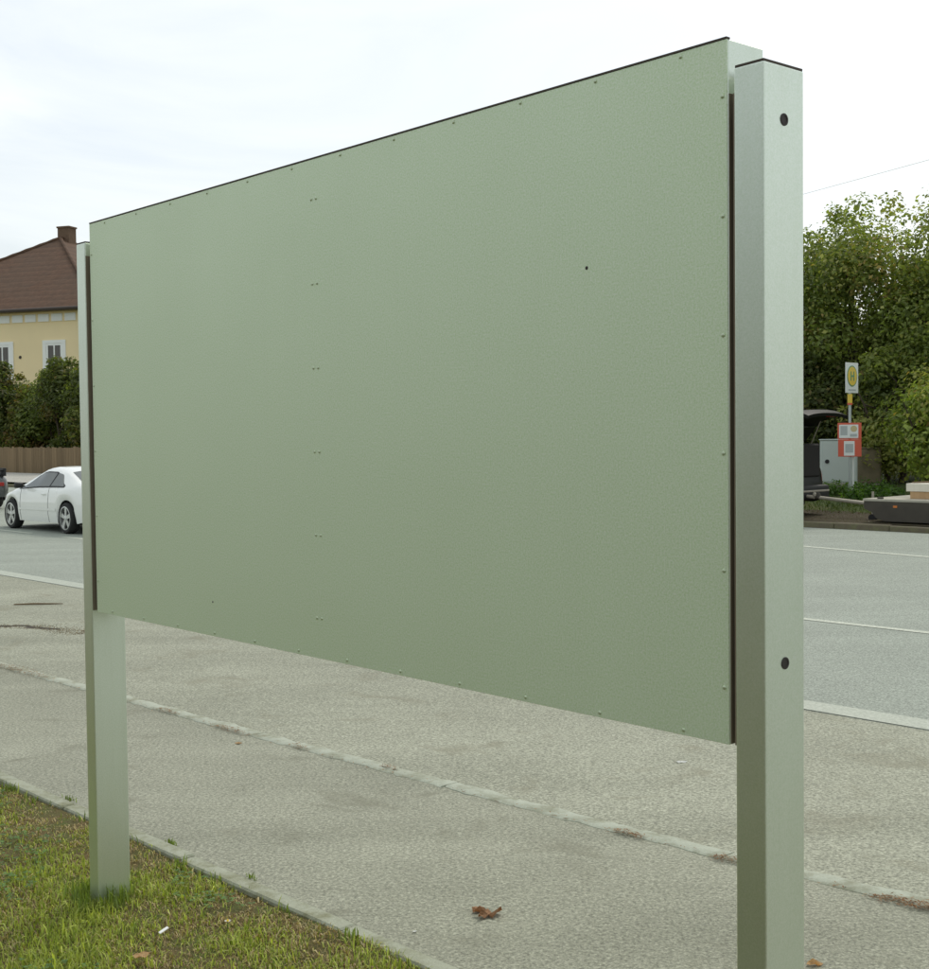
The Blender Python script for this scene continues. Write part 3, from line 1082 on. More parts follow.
def coupe(name, s_mid, n_mid, paint, label, wing=False, z=0.004):
    t = empty(name, SN(s_mid, n_mid, z), TH)
    t.scale = (.90, .90, .90)
    tag(t, label, 'car', 'cars driving away in the far lane')
    top = [(-2.06, .60), (-2.02, .80), (-1.92, .905), (-1.62, .945), (-1.42, .975), (-1.15, 1.075), (-.8, 1.185), (-.4, 1.245), (0, 1.255), (.22, 1.22),
           (.5, 1.10), (.95, .875), (1.1, .845), (1.5, .775), (1.8, .69), (1.98, .58), (2.04, .45)]
    belt = [(-2.06, .57), (-2.0, .76), (-1.6, .865), (-1.0, .865), (0, .84), (.95, .80), (1.5, .71), (1.8, .63), (1.98, .53), (2.04, .42)]
    width = [(-2.06, .60), (-1.95, .74), (-1.6, .80), (-1.1, .83), (0, .83), (1.2, .82), (1.65, .77), (1.9, .66), (2.04, .50)]
    bot = [(-2.06, .32), (-1.8, .24), (-1.5, .19), (1.5, .18), (1.85, .19), (2.04, .26)]
    wr = .295
    xr, xf = -1.17, 1.25
    xs = sorted(set(list(np.linspace(-2.06, 2.04, 90)) + [xr + d for d in (-.342, -.33, .33, .342)] + [xf + d for d in (-.342, -.33, .33, .342)]))
    ring = car_body(top, belt, width, bot, (xr, xf), wr, xs)
    body = loft(ring, xs, paint, 'body', t)
    obj('underbody', box(-1.75, 1.75, -.66, .66, .17, .50, .03), M['black'], t)
    for sd in (1, -1):
        d = lambda u_: 0.10
        patch(ring, list(np.linspace(-1.08, .90, 30)), 4, .03, 4, lambda u_: min(.97, .10 + .87 * min(1, (1 - u_) * 2.6 + .05, u_ * 2.6 + .15)), sd, M['black'], 'window_surround', t, 0.003)
        patch(ring, list(np.linspace(-.42, .84, 16)), 4, .10, 4, lambda u_: .18 + .72 * min(1, (1 - u_) * 2.4 + 0.05), sd, M['car_glass'], 'side_window', t)
        patch(ring, list(np.linspace(-1.02, -.47, 10)), 4, .12, 4, lambda u_: .22 + .70 * min(1, u_ * 1.7), sd, M['clear_lamp'] if False else M['car_glass'], 'quarter_window', t)
        patch(ring, list(np.linspace(-1.06, .90, 30)), 4, .02, 4, .075, sd, M['black'], 'window_seal', t, 0.005)
        for xw in (xr, xf):
            wheel(t, xw, sd * .735, wr, .185, sd)
        b = bmesh.new()
        bx(b, .60, .72, min(sd * .82, sd * .985), max(sd * .82, sd * .985), .83, .935, .03, 3)
        m_ = obj('mirror', b, M['black'] if sd > 0 else M['black'], t, smooth=True)
        obj('mirror_arm', box(.63, .69, min(sd * .78, sd * .86), max(sd * .78, sd * .86), .85, .88), M['black'], m_)
        obj('door_handle', box(-.36, -.20, min(sd * .825, sd * .842), max(sd * .825, sd * .842), .715, .745, .006), M['black'] if wing else paint, t)
        for xx in (-.46, .80):
            zl = [(ring(xx)[k][0] + .001, ring(xx)[k][1]) for k in (0, 1, 2, 3, 4)]
            b = bmesh.new()
            tube(b, [(xx, sd * y, z) for y, z in zl], .004, 4)
            obj('door_gap', b, M['black'], t)
        patch(ring, list(np.linspace(1.62, 1.96, 8)), 3, .1, 3, .85, sd, M['clear_lamp'], 'headlight', t, .004)
        patch(ring, list(np.linspace(-.80, .86, 20)), 1, .30, 1, .50, sd, paint, 'side_moulding', t, .012)
        patch(ring, list(np.linspace(1.52, 1.60, 3)), 2, .2, 2, .5, sd, M['orange_lamp'], 'indicator', t, .004)
    cross_patch(ring, list(np.linspace(.27, .93, 8)), .93, M['car_glass'], 'windscreen', t)
    cross_patch(ring, list(np.linspace(-1.40, -.84, 8)), .90, M['car_glass'], 'rear_window', t)
    obj('number_plate', box(-2.083, -2.062, -.26, .26, .44, .55), M['sign_white'], t)
    obj('rear_trim', box(-2.080, -2.03, -.385, .385, .60, .70, .01), M['black'], t)
    for sd in (1, -1):
        obj('rear_lamp', box(-2.088, -2.02, sd * .48 - .09, sd * .48 + .09, .602, .702, .01), M['red_lamp'], t)
    if wing:
        wg = obj('rear_wing', box(-2.03, -1.80, -.66, .66, 1.005, 1.035, .008), M['black'], t)
        for sd in (1, -1):
            obj('wing_strut', box(-2.04, -1.78, sd * .62 - .03, sd * .62 + .03, .86, 1.065, .006), M['black'], wg)
    return t


# near-side wheels stand 10.56 m across the street from the viewer
coupe('coupe', 21.22 + 1.053, 10.22 + .745, M['white_car'], 'white coupe driving left behind the left post, black mirror and silver rims')
coupe('coupe', 31.85, 12.45, M['silver_car'], 'dark grey car with black rear wing, cut off by the left picture edge', wing=True)

# black estate with its tailgate open
est = empty('estate_car', SN(15.50, 20.35, 0.09), TH)
tag(est, 'black estate car with its tailgate open, parked left of the trailer', 'car')
e_top = [(-2.15, .62), (-2.12, .82), (-2.05, .98), (-1.95, 1.20), (-1.80, 1.38), (-1.5, 1.43), (0, 1.46), (.4, 1.42), (.7, 1.30), (1.25, .99), (1.4, .95), (1.9, .84), (2.15, .66), (2.22, .5)]
e_belt = [(-2.15, .60), (-2.1, .80), (-2.0, .92), (0, .90), (1.25, .90), (1.9, .76), (2.15, .60), (2.22, .47)]
e_wid = [(-2.15, .70), (-2.05, .80), (-1.5, .85), (1.2, .85), (1.9, .76), (2.22, .55)]
e_bot = [(-2.15, .30), (-1.9, .24), (1.9, .20), (2.22, .28)]
exs = sorted(set(list(np.linspace(-2.15, 2.22, 80))))
ering = car_body(e_top, e_belt, e_wid, e_bot, (-1.28, 1.32), .31, exs, .17)
loft(ering, exs, M['black_car'], 'body', est)
obj('underbody', box(-1.8, 1.8, -.68, .68, .17, .52, .03), M['black'], est)
obj('boot_opening', box(-2.162, -1.86, -.60, .60, .70, 1.30, .03), M['interior'], est)
for sd in (1, -1):
    for xw in (-1.28, 1.32): wheel(est, xw, sd * .745, .31, .19, sd)
    for x0, x1 in ((-1.85, -1.15), (-1.05, -.1), (0.0, .85)):
        patch(ering, list(np.linspace(x0, x1, 8)), 4, .12, 4, (lambda u_: .90 - .45 * max(0, u_ - .5) * 2) if x0 == 0.0 else .90, sd, M['car_glass'], 'side_window', est)
    patch(ering, list(np.linspace(-2.14, -1.98, 5)), 2, .2, 3, .9, sd, M['red_lamp'], 'tail_light', est, .005)
    patch(ering, list(np.linspace(1.75, 2.1, 5)), 3, .1, 3, .8, sd, M['clear_lamp'], 'headlight', est, .005)
    b = bmesh.new(); ell(b, (.95, sd * .93, .97), .08, .10, .07)
    obj('mirror', b, M['black'], est, smooth=True)
obj('rear_bumper', box(-2.27, -2.05, -.74, .74, .30, .56, .05, 3), M['black'], est, smooth=True)
obj('bumper_strip', box(-2.280, -2.262, -.70, .70, .44, .475, .006), M['rusty'], est)
cross_patch(ering, list(np.linspace(.45, 1.22, 7)), .92, M['car_glass'], 'windscreen', est)
# raised tailgate: hinged at the roof's rear edge, rising backwards
b = bmesh.new()
prof = [(-1.78, 1.42), (-1.95, 1.62), (-2.15, 1.80), (-2.38, 1.90), (-2.55, 1.90), (-2.70, 1.84)]
rows = []
for (x, z) in prof:
    rows.append([b.verts.new((x, y, z - .05 * abs(y / .62) ** 3)) for y in (-.62, -.45, -.2, 0, .2, .45, .62)])
for a, c in zip(rows, rows[1:]):
    for k in range(6): b.faces.new((a[k], a[k + 1], c[k + 1], c[k]))
bmesh.ops.recalc_face_normals(b, faces=b.faces[:])
bmesh.ops.solidify(b, geom=b.faces[:], thickness=0.06)
gate = obj('tailgate', b, M['gate_black'], est, smooth=True)
for sd in (1, -1):
    b = bmesh.new()
    tube(b, [(-1.93, sd * .60, 1.22), (-2.18, sd * .58, 1.72)], .011, 6)
    obj('gas_strut', b, M['rusty'], gate)
    obj('gate_lamp', box(-2.50, -2.38, sd * .50 - .07, sd * .50 + .07, 1.775, 1.80), M['red_lamp'], gate)
obj('gate_window', box(-2.12, -1.90, -.5, .5, 1.60, 1.606), M['car_glass'], gate).rotation_euler = (0, 0, 0)
b = bmesh.new()
tube(b, [(-2.20, 0, .38), (-2.42, 0, .36)], .03, 8)
lathe(b, [(.028, .38), (.034, .42), (.02, .45)], 10, 'Z', (-2.42, 0, 0))
obj('tow_bar', b, M['rusty'], est)

# flat trailer
tr = empty('flat_trailer', SN(11.70, 20.40, 0.06), TH)
tag(tr, 'low flatbed trailer with grey board deck, parked at the right picture edge', 'trailer')
TL, TW = 3.3, 1.56
for k in range(11):
    y0 = -TW / 2 + k * TW / 11
    obj('deck_board', box(-TL, 0.0, y0 + .003, y0 + TW / 11 - .003, .395, .435, .004), M['deck'], tr)
for sd in (1, -1):
    y = sd * (TW / 2 - .03)
    b = bmesh.new()
    pf = [(-.02, .393), (-.02, .27), (-.16, .22), (-.24, .12), (-.40, .075), (-TL + .02, .075), (-TL + .02, .393)]
    ra = [b.verts.new((x, y - .025, z)) for x, z in pf]
    rb_ = [b.verts.new((x, y + .025, z)) for x, z in pf]
    b.faces.new(ra); b.faces.new(list(reversed(rb_)))
    for k in range(len(pf)): b.faces.new((ra[k], ra[(k + 1) % len(pf)], rb_[(k + 1) % len(pf)], rb_[k]))
    bmesh.ops.recalc_face_normals(b, faces=b.faces[:])
    obj('side_rail', b, M['frame'], tr)
    w_ = wheel(tr, -1.75, sd * (TW / 2 - .17), .185, .15, sd)
    obj('side_reflector', box(-.62, -.55, sd * (TW / 2 - .002) - .004, sd * (TW / 2 - .002) + .004, .30, .335), M['orange_lamp'], tr)
for x in (-.06, -1.1, -2.2, -TL + .06):
    obj('cross_member', box(x - .025, x + .025, -TW / 2 + .06, TW / 2 - .06, .26, .392), M['frame'], tr)
obj('axle', box(-1.785, -1.715, -TW / 2 + .1, TW / 2 - .1, .15, .22), M['frame'], tr)
obj('front_skirt', box(-.44, -.40, -TW / 2 + .08, TW / 2 - .08, .10, .393, .005), M['frame'], tr)
dbar = empty('drawbar', (0, 0, 0), 0, tr)
b = bmesh.new()
for sd in (1, -1):
    tube(b, [(-.5, sd * .5, .27), (.30, sd * .05, .30)], .032, 6)
tube(b, [(.25, 0, .30), (1.32, 0, .385)], [.035, .03], 8)
obj('beam', b, M['rusty'], dbar)
b = bmesh.new()
lathe(b, [(.045, .37), (.05, .42), (.03, .47)], 10, 'Z', (1.34, 0, 0))
obj('coupling', b, M['frame'], dbar, smooth=True)
b = bmesh.new()
tube(b, [(.20, .12, 0.07), (.20, .12, .52)], .022, 8)
obj('jockey_post', b, M['rusty'], dbar)
b = bmesh.new()
lathe(b, [(.07, -.03), (.07, .03)], 14, 'Y', (.20, .12, .072))
obj('jockey_wheel', b, M['rubber'], dbar)
for sd in (1, -1):
    obj('deck_lug', box(-.34, -.24, sd * (TW / 2 - .06) - .03, sd * (TW / 2 - .06) + .03, .436, .465, .01), M['frame'], tr)

# load of boards on the trailer (world level of the deck = 0.535)
ld = [(-.60, -3.0, .10, .46, .0, .13, 'plank', 'thick pale timber lying on top of the load on the trailer', .125),
      (-.66, -2.9, .02, .44, .0, .12, 'plank2', 'orange-brown timber under the thick pale one on the trailer', 0.0),
      (-.85, -2.6, -.46, -.06, .0, .10, 'plank', 'pale plank lying flat on the far side of the trailer', 0.0)]
for k, (x0, x1, y0, y1, _, th, mt, lb, zz) in enumerate(ld):
    o = obj('plank', box(x1, x0, y0, y1, 0, th, .004), M[mt], None, SN(11.70, 20.40, 0.4955 + zz - (0.005 if zz else 0)), TH)
    tag(o, lb, 'plank', 'planks loaded on the trailer')
b = bmesh.new()
tube(b, [(-.62, .30, .262), (-.95, .2, .276), (-1.3, .26, .27), (-1.6, .15, .275)], [.012, .016, .014, .008], 6)
tag(obj('branch', b, M['twig'], None, SN(11.7, 20.4, .4945), TH, smooth=True), 'thin brown branch lying across the pale plank on the trailer', 'branch')

# ------------------------------------------------------------------ bus stop
bs = empty('bus_stop_sign', SN(14.07, 23.13, 0.27), 0)
tag(bs, 'bus stop pole with yellow and green H sign above red timetable frames', 'sign')
b = bmesh.new()
tube(b, [(0, 0, -.3), (0, 0, 2.14)], .030, 12)
obj('pole', b, M['galv'], bs, smooth=True)
SR = R(20)     # sheets turned to the viewer and right
plate_rz = R(47)
pl = empty('sign_plate', (0, 0, 0), plate_rz, bs)
obj('plate', box(-.26, .26, -.045, -.033, 2.08, 2.67, .004), M['sign_white'], pl)
for rad, mt, yy in ((.205, 'sign_green', -.050), (.183, 'sign_yellow', -.053)):
    b = bmesh.new()
    lathe(b, [(rad, yy), (rad, yy + .006)], 32, 'Y', (0, 0, 2.41))
    obj('disc', b, M[mt], pl)
b = bmesh.new()
bx(b, -.075, -.042, -.057, -.0532, 2.32, 2.50)
bx(b, .042, .075, -.057, -.0532, 2.32, 2.50)
bx(b, -.0418, .0418, -.057, -.0532, 2.395, 2.427)
obj('letter_h', b, M['sign_green'], pl)
obj('name_text', box(-.15, .15, -.048, -.0452, 2.125, 2.155), M['sign_print'], pl)
b = bmesh.new(); lathe(b, [(.048, 1.89), (.048, 2.06)], 14, 'Z')
obj('yellow_collar', b, M['sign_yellow'], bs, smooth=True)
b = bmesh.new(); lathe(b, [(.050, 1.85), (.050, 1.888)], 14, 'Z')
obj('red_collar', b, M['sign_red'], bs, smooth=True)
tt = empty('timetable_frame', (0, 0, 0), R(-14), bs)
obj('upper_board', box(-.235, .215, -.055, -.033, 1.185, 1.50, .004), M['sign_red'], tt)
obj('upper_sheet', box(-.205, .155, -.059, -.0552, 1.205, 1.465), M['sign_white'], tt)
obj('lower_board', box(-.225, .215, -.055, -.033, .84, 1.180, .004), M['sign_red'], tt)
obj('lower_sheet', box(-.115, .085, -.059, -.0552, .86, 1.145), M['sign_white'], tt)
b = bmesh.new(); lathe(b, [(.062, -.061), (.062, -.0592)], 18, 'Y', (.07, 0, 1.385))
for v in b.verts: v.co.x = .06 + (v.co.x - .06)
obj('print_disc', b, M['print_tan'], tt)
for k, (x0, x1, z0, z1) in enumerate([(-.18, -.05, 1.26, 1.44), (.00, .13, 1.23, 1.285), (-.09, .06, .92, 1.09)]):
    obj('print_block', box(x0, x1, -.0605, -.0592, z0, z1), M['sign_print'], tt)
b = bmesh.new(); tube(b, [(.065, .02, -.3), (.065, .02, .838)], .022, 10)
obj('timetable_post', b, M['sign_white'], bs, smooth=True)

# ------------------------------------------------------------------ roadside cabinets
def cabinet(loc, rz, w, d, h, mat, label, knob=True):
    t = empty('utility_cabinet', loc, rz)
    tag(t, label, 'cabinet')
    obj('plinth', box(-w / 2 - .02, w / 2 + .02, -d / 2 - .02, d / 2 + .02, -.35, .16, .01), M['plinth'], t)
    c = obj('housing', box(-w / 2, w / 2, -d / 2, d / 2, .16, h, .008), mat, t)
    obj('roof_plate', box(-w / 2 - .02, w / 2 + .02, -d / 2 - .02, d / 2 + .02, h, h + .025, .006), mat, t)
    dr = obj('door', box(-w / 2 + .025, w / 2 - .025, -d / 2 - .014, -d / 2 - .001, .19, h - .03, .004), mat, t)
    if knob:
        b = bmesh.new()
        lathe(b, [(.045, -d / 2 - .03), (.045, -d / 2 - .0145)], 12, 'Y', (-w / 2 + .12, 0, h * .58))
        obj('lock', b, M['black'], dr)
    return t


cabinet((7.93, 28.15, 0.36), R(-10), .74, .32, 1.06, M['cab'], 'pale grey utility cabinet with a dark lock behind the bus stop pole')
cabinet((8.83, 29.0, 0.30), R(-14), .50, .35, .93, M['cab2'], 'weathered brown cabinet right of the pale grey cabinet, below the trees', False)

# ------------------------------------------------------------------ trees and shrubs


def leaf_cloud(lobes, count, size, palette, seed, squash=0.9, flat=0.0):
    """leaves spread on and inside lobes (x,y,z,r); palette: list of (colour, weight)"""
    r = np.random.RandomState(seed)
    lob = np.array(lobes)
    wts = lob[:, 3] ** 2
    idx = r.choice(len(lob), count, p=wts / wts.sum())
    L = lob[idx]
    d = r.normal(0, 1, (count, 3))
    d /= np.linalg.norm(d, axis=1)[:, None]
    rad = np.where(r.uniform(size=count) < .72, r.uniform(.72, 1.12, count), r.uniform(.25, .8, count))
    P = L[:, :3] + d * (L[:, 3] * rad)[:, None] * np.array([1, 1, squash])
    # sub clumps
    P += r.normal(0, .05, (count, 3))
    nrm = d * 0.8 + r.normal(0, .45, (count, 3)) + np.array([0, 0, .5])
    nrm /= np.linalg.norm(nrm, axis=1)[:, None]
    a = np.cross(nrm, r.normal(0, 1, (count, 3)))
    a /= np.linalg.norm(a, axis=1)[:, None] + 1e-9
    b = np.cross(nrm, a)
    sz = size * r.uniform(.45, 1.6, count)[:, None]
    V = np.stack([P - a * sz * .55, P + b * sz * .34 + nrm * sz * .10, P + a * sz * .60 - nrm * sz * .12, P - b * sz * .34 + nrm * sz * .10], 1).reshape(-1, 3)
    F = np.arange(count * 4).reshape(-1, 4)
    F = np.concatenate([F[:, [0, 1, 2]], F[:, [0, 2, 3]]])
    cols = np.array([p[0] for p in palette]); pw = np.array([p[1] for p in palette], float)
    lobe_c = r.choice(len(palette), len(lob), p=pw / pw.sum())
    own = r.choice(len(palette), count, p=pw / pw.sum())
    use = np.where(r.uniform(size=count) < .6, lobe_c[idx], own)
    c = cols[use] * r.uniform(.72, 1.3, count)[:, None]
    c = np.concatenate([c, np.ones((count, 1))], 1)
    return V, F, np.repeat(c, 4, axis=0)


GREEN = [((0.195, 0.244, 0.067), 4), ((0.262, 0.305, 0.085), 3), ((0.342, 0.348, 0.110), 2), ((0.122, 0.159, 0.049), 1.5), ((0.366, 0.281, 0.104), .2)]
BRIGHT = [((0.268, 0.342, 0.073), 4), ((0.342, 0.415, 0.098), 3), ((0.415, 0.403, 0.122), 1.5), ((0.195, 0.244, 0.061), 2), ((0.464, 0.317, 0.110), .5)]
REDDISH = [((.15, .16, .05), 3), ((.27, .175, .07), 2), ((.20, .215, .06), 3), ((.32, .20, .08), 1)]
DARK = [((.09, .115, .035), 4), ((.125, .155, .043), 3), ((.18, .15, .055), 1.2), ((.17, .19, .05), 1)]


def tree(name, loc, h, rx, z0, count, size, pal, seed, label, cat, group=None, nl=26, lr=(.55, 1.05), trunk_r=.16, stems=1, top_spikes=6):
    r2 = random.Random(seed)
    t = empty(name, loc, r2.uniform(0, 6.28))
    tag(t, label, cat, group)
    zc, hz = (z0 + h) / 2, (h - z0) / 2
    lobes = []
    for k in range(nl):
        while True:
            v = Vector((r2.uniform(-1, 1), r2.uniform(-1, 1), r2.uniform(-1, 1)))
            if v.length < 1: break
        f = 0.62 + .38 * r2.random()
        if v.length > 0.001: v = v.normalized() * (v.length ** .5) * .86
        # broad shoulders, rounded top
        wz = 1.0 - .30 * max(0, v.z)
        lobes.append((v.x * rx * wz, v.y * rx * wz, zc + v.z * hz * .92, r2.uniform(*lr)))
    for k in range(top_spikes):
        a = r2.uniform(0, 6.28); q = r2.uniform(0, .55) * rx
        lobes.append((math.cos(a) * q, math.sin(a) * q, h - .25 * q + r2.uniform(-.5, .12), r2.uniform(.22, .42)))
    V, F, Cc = leaf_cloud(lobes, count, size, pal, seed)
    V[:, 2] = np.maximum(V[:, 2], 0.02)
    link('crown', np_mesh('crown', V, F, Cc), M['leaf'], t)
    b = bmesh.new()
    for st in range(stems):
        a0 = 6.28 * st / stems + r2.random()
        off = .12 * (stems > 1)
        base = Vector((math.cos(a0) * off, math.sin(a0) * off, -.25))
        lean = Vector((math.cos(a0), math.sin(a0), 0)) * (.25 * (stems > 1))
        tops = []
        pts = [base]
        for q in range(1, 5):
            pts.append(base + Vector((r2.uniform(-.1, .1), r2.uniform(-.1, .1), (h * .75 + .25) * q / 4)) + lean * q)
        tube(b, pts, [trunk_r * x for x in (1.15, .85, .6, .38, .14)], 8)
        for lb in r2.sample(lobes, min(10, len(lobes))):
            q = pts[r2.choice((1, 2, 3))]
            e = Vector(lb[:3])
            m_ = q.lerp(e, .5) + Vector((r2.uniform(-.15, .15), r2.uniform(-.15, .15), r2.uniform(0, .25)))
            tube(b, [q, m_, e], [trunk_r * .4, trunk_r * .24, trunk_r * .08], 5)
    obj('trunk', b, M['bark'], t, smooth=True)
    return t


def gz(s, n): return far_z(s, n)


GT = 'trees behind the bus stop'
TREES = [
    # s, n, height, radius, crown base, count, palette, label
    (19.2, 28.6, 6.1, 2.0, .5, 13000, GREEN, 'green broadleaf tree partly hidden behind the right post'),
    (17.2, 28.5, 6.75, 2.1, .4, 16000, GREEN, 'broadleaf tree with the high rounded crown behind the bus stop sign'),
    (15.9, 29.6, 5.2, 1.8, .4, 14000, GREEN, 'lower loose tree with sky gaps, second from the right picture edge'),
    (14.3, 28.4, 7.2, 1.9, .4, 13000, GREEN, 'tall tree cut off by the right picture edge'),
    (23.4, 30.4, 6.2, 2.2, .9, 9000, DARK, 'dark tree hidden behind the right post and the board'),
]
for k, (s_, n_, h, rx, zb, cnt, pal, lb) in enumerate(TREES):
    tree('broadleaf_tree', SN(s_, n_, gz(s_, n_)), h, rx, zb, int(cnt * 1.9), .088, pal, 40 + k, lb, 'tree', GT, nl=44, lr=(.6, 1.0))
BUSH = [
    (13.2, 25.3, 2.4, .95, .1, 8000, BRIGHT, 'bright yellow-green bush behind the trailer at the right picture edge'),
    (16.5, 27.2, 2.5, 1.1, .1, 6000, DARK, 'dark bush directly behind the two cabinets'),
    (17.6, 27.1, 3.0, 1.1, .1, 6500, DARK, 'dark bush behind the open tailgate of the black estate'),
    (15.2, 26.9, 3.2, 1.1, .1, 7500, GREEN, 'mid green bush between the brown cabinet and the bright bush'),
    (11.4, 25.2, 2.7, 1.1, .1, 6000, BRIGHT, 'light green bush beyond the trailer, past the right picture edge'),
    (19.5, 27.0, 2.8, 1.2, .1, 5000, DARK, 'dark bush hidden by the right post, left of the estate car'),
    (17.6, 32.4, 4.9, 2.0, .1, 8000, GREEN, 'dark thicket behind the tree trunks, right of the sign'),
    (15.6, 32.6, 4.9, 2.0, .1, 8000, GREEN, 'dark thicket behind the tree trunks, at the right picture edge'),
    (20.6, 32.2, 4.9, 2.0, .1, 8000, GREEN, 'dark thicket behind the trees next to the right post'),
]
for k, (s_, n_, h, rx, zb, cnt, pal, lb) in enumerate(BUSH):
    tree('bush', SN(s_, n_, gz(s_, n_)), h, rx, zb, int(cnt * 1.5), .088, pal, 70 + k, lb, 'bush', 'bushes behind the bus stop', nl=22, lr=(.35, .65), trunk_r=.05, stems=4, top_spikes=4)

for k, (x, y, h) in enumerate([(-13.5, 1.0, 5.2), (-14.0, -3.0, 5.6), (-12.5, -7.0, 5.2), (-10.0, -11.0, 5.8), (-6.0, -14.0, 5.4)]):  # unseen row of trees, added to darken what board and posts reflect
    tree('added_reflection_tree', (x, y, -.05), h, 2.3, .4, 5200, .30, GREEN, 120 + k, ['nearest', 'second', 'third', 'fourth', 'farthest'][k] +
         ' leafy tree added on the lawn left of the viewer to darken board reflections, outside the picture', 'tree', 'added trees that darken what the board reflects', nl=24, lr=(.7, 1.2))
GARDEN = [
    (63.1, 27.4, 5.15, 1.9, .2, 11000, DARK, 'dark garden shrub at the left picture edge, under the left window'),
    (61.2, 27.7, 3.9, 1.1, .1, 7000, REDDISH, 'lower reddish-green shrub between two dark garden shrubs'),
    (60.1, 28.3, 4.7, 1.2, .1, 7000, GREEN, 'lighter green shrub between the reddish shrub and the dark one by the post'),
    (57.2, 27.9, 5.1, 1.7, .2, 11000, DARK, 'dark garden shrub beside the left post, under the right window'),
    (54.0, 27.8, 4.9, 1.9, .2, 7000, DARK, 'dark garden shrub hidden behind the left post and board'),
]
for k, (s_, n_, h, rx, zb, cnt, pal, lb) in enumerate(GARDEN):
    tree('garden_shrub', SN(s_, n_, 0.1), h, rx, zb, int(cnt * 1.5), .14, pal, 90 + k, lb, 'shrub', 'garden shrubs behind the board fence', nl=26, lr=(.5, .9), trunk_r=.07, stems=3, top_spikes=5)

# low weeds round the pole
V, F, Cc = leaf_cloud([(7.45 + .22 * k - .5 * (k % 2) * .2, 25.5 + .25 * (k % 3), .34, .17) for k in range(6)] +
                      [(7.2 + .3 * k, 26.6 + .2 * (k % 2), .40, .2) for k in range(5)], 3600, .055,
                      [((.07, .14, .025), 3), ((.10, .18, .035), 2)], 4)
V[:, 2] = np.maximum(V[:, 2], .12)
tag(link('weeds', np_mesh('weeds', V, F, Cc), M['leaf']), 'bright green weeds round the foot of the bus stop pole', 'weeds', kind='stuff')
# rough grass on the far verge


def verge_grass():
    r = np.random.RandomState(3)
    n = 30000
    S = r.uniform(5, 26, n); N_ = 19.45 + np.abs(r.normal(0, 2.6, n))
    B = np.array([tuple(SN(a, b, far_z(a, b) - .01)) for a, b in zip(S, N_)])
    t = r.uniform(0, 6.28, n)
    sd = np.stack([np.cos(t), np.sin(t), np.zeros(n)], 1) * .012
    tip = B + np.stack([r.normal(0, .05, n), r.normal(0, .05, n), r.uniform(.03, .12, n) * np.where(N_ < 21.2, .35, 1)], 1)
    V = np.stack([B - sd, B + sd, tip], 1).reshape(-1, 3)
    F = np.arange(n * 3).reshape(-1, 3)
    k = r.uniform(0, 1, n)[:, None]
    near = (N_ < 21.3)[:, None]
    c = np.where(near & (k < .75), np.array([.10, .072, .038]), (1 - k) * np.array([.05, .08, .018]) + k * np.array([.12, .15, .04]))
    return np_mesh('verge_grass', V, F, np.repeat(np.concatenate([c, np.ones((n, 1))], 1), 3, axis=0))


tag(link('verge_grass', verge_grass(), M['blade']), 'rough grass on the far verge round the trailer and bus stop', 'grass', kind='stuff')

# ------------------------------------------------------------------ board fence
fence = empty('board_fence', SN(34, 25.75, 0.10), TH)
tag(fence, 'long brown weathered board fence in front of the garden shrubs', 'fence')
bms = []
for v in range(5):
    m_ = finish(box(0, .215, -.012, .012, .04, 1.17 + .02 * (v % 3), .004), 'fence_board')
    m_.materials.append(M['fence'])
    bms.append(m_)
for k in range(130):
    o = link('fence_board', bms[rnd.randrange(5)], None, fence, (k * .225, .035 + rnd.uniform(-.004, .004), rnd.uniform(-.02, .02)))
for z in (.28, .92):
    obj('rail', box(-.05, 29.4, -.018, .018, z, z + .08), M['fence'], fence)
for k in range(13):
    obj('fence_post', box(k * 2.4 - .05, k * 2.4 + .05, -.12, -.02, -.3, 1.15), M['fence'], fence)

# ------------------------------------------------------------------ house
HA = math.atan2(.34, -.94)          # facade runs away to the left
house = empty('house', (-20.2, 73.0, 0.1), HA)
tag(house, 'yellow two-storey house with brown tiled hipped roof, white window surrounds and chimney', 'house')
# local x along the facade (to the left), y towards the viewer, z up
HW, HD, EZ, AZ_ = 16.0, 17.0, 8.85, 14.05
obj('wall', box(0, HW, -HD, 0, -.3, 8.05), M['yellow'], house)
obj('frieze', box(-.02, HW + .02, -HD, .03, 8.05, 8.60), M['yellow'], house)
obj('cornice', box(-.25, HW + .25, -HD - .1, .32, 8.60, 8.74), M['cornice'], house)
OV = .55
b = bmesh.new()
x0, x1, y0, y1 = -OV, HW + OV, -HD - OV, OV
hm = (x1 - x0) / 2
ap1 = b.verts.new((HW / 2, y1 - hm, AZ_)); ap2 = b.verts.new((HW / 2, y0 + hm - .3, AZ_))
base = [b.verts.new(p) for p in ((x0, y1, 8.78), (x1, y1, 8.78), (x1, y0, 8.78), (x0, y0, 8.78))]
low = [b.verts.new((v.co.x, v.co.y, 8.742)) for v in base]
b.faces.new((base[0], base[1], ap1)); b.faces.new((base[1], base[2], ap2, ap1)); b.faces.new((base[2], base[3], ap2)); b.faces.new((base[3], base[0], ap1, ap2))
for k in range(4): b.faces.new((low[k], low[(k + 1) % 4], base[(k + 1) % 4], base[k]))
b.faces.new(list(reversed(low)))
bmesh.ops.recalc_face_normals(b, faces=b.faces[:])
roof = obj('roof', b, M['roof'], house)
a1 = Vector((HW / 2, y1 - hm, AZ_)); 
for e in ((x0, y1), (x1, y1)):
    b = bmesh.new()
    p0 = Vector((e[0], e[1], 8.80))
    pts = [p0.lerp(a1, k / 30) for k in range(31)]
    tube(b, pts, [.13 if k % 2 else .105 for k in range(31)], 8)
    obj('hip_tiles', b, M['brick'] if False else M['roof'], roof, smooth=True)
b = bmesh.new()
tube(b, [a1, (HW / 2, y0 + hm - .3, AZ_)], .13, 8)
obj('ridge_tiles', b, M['roof'], roof)
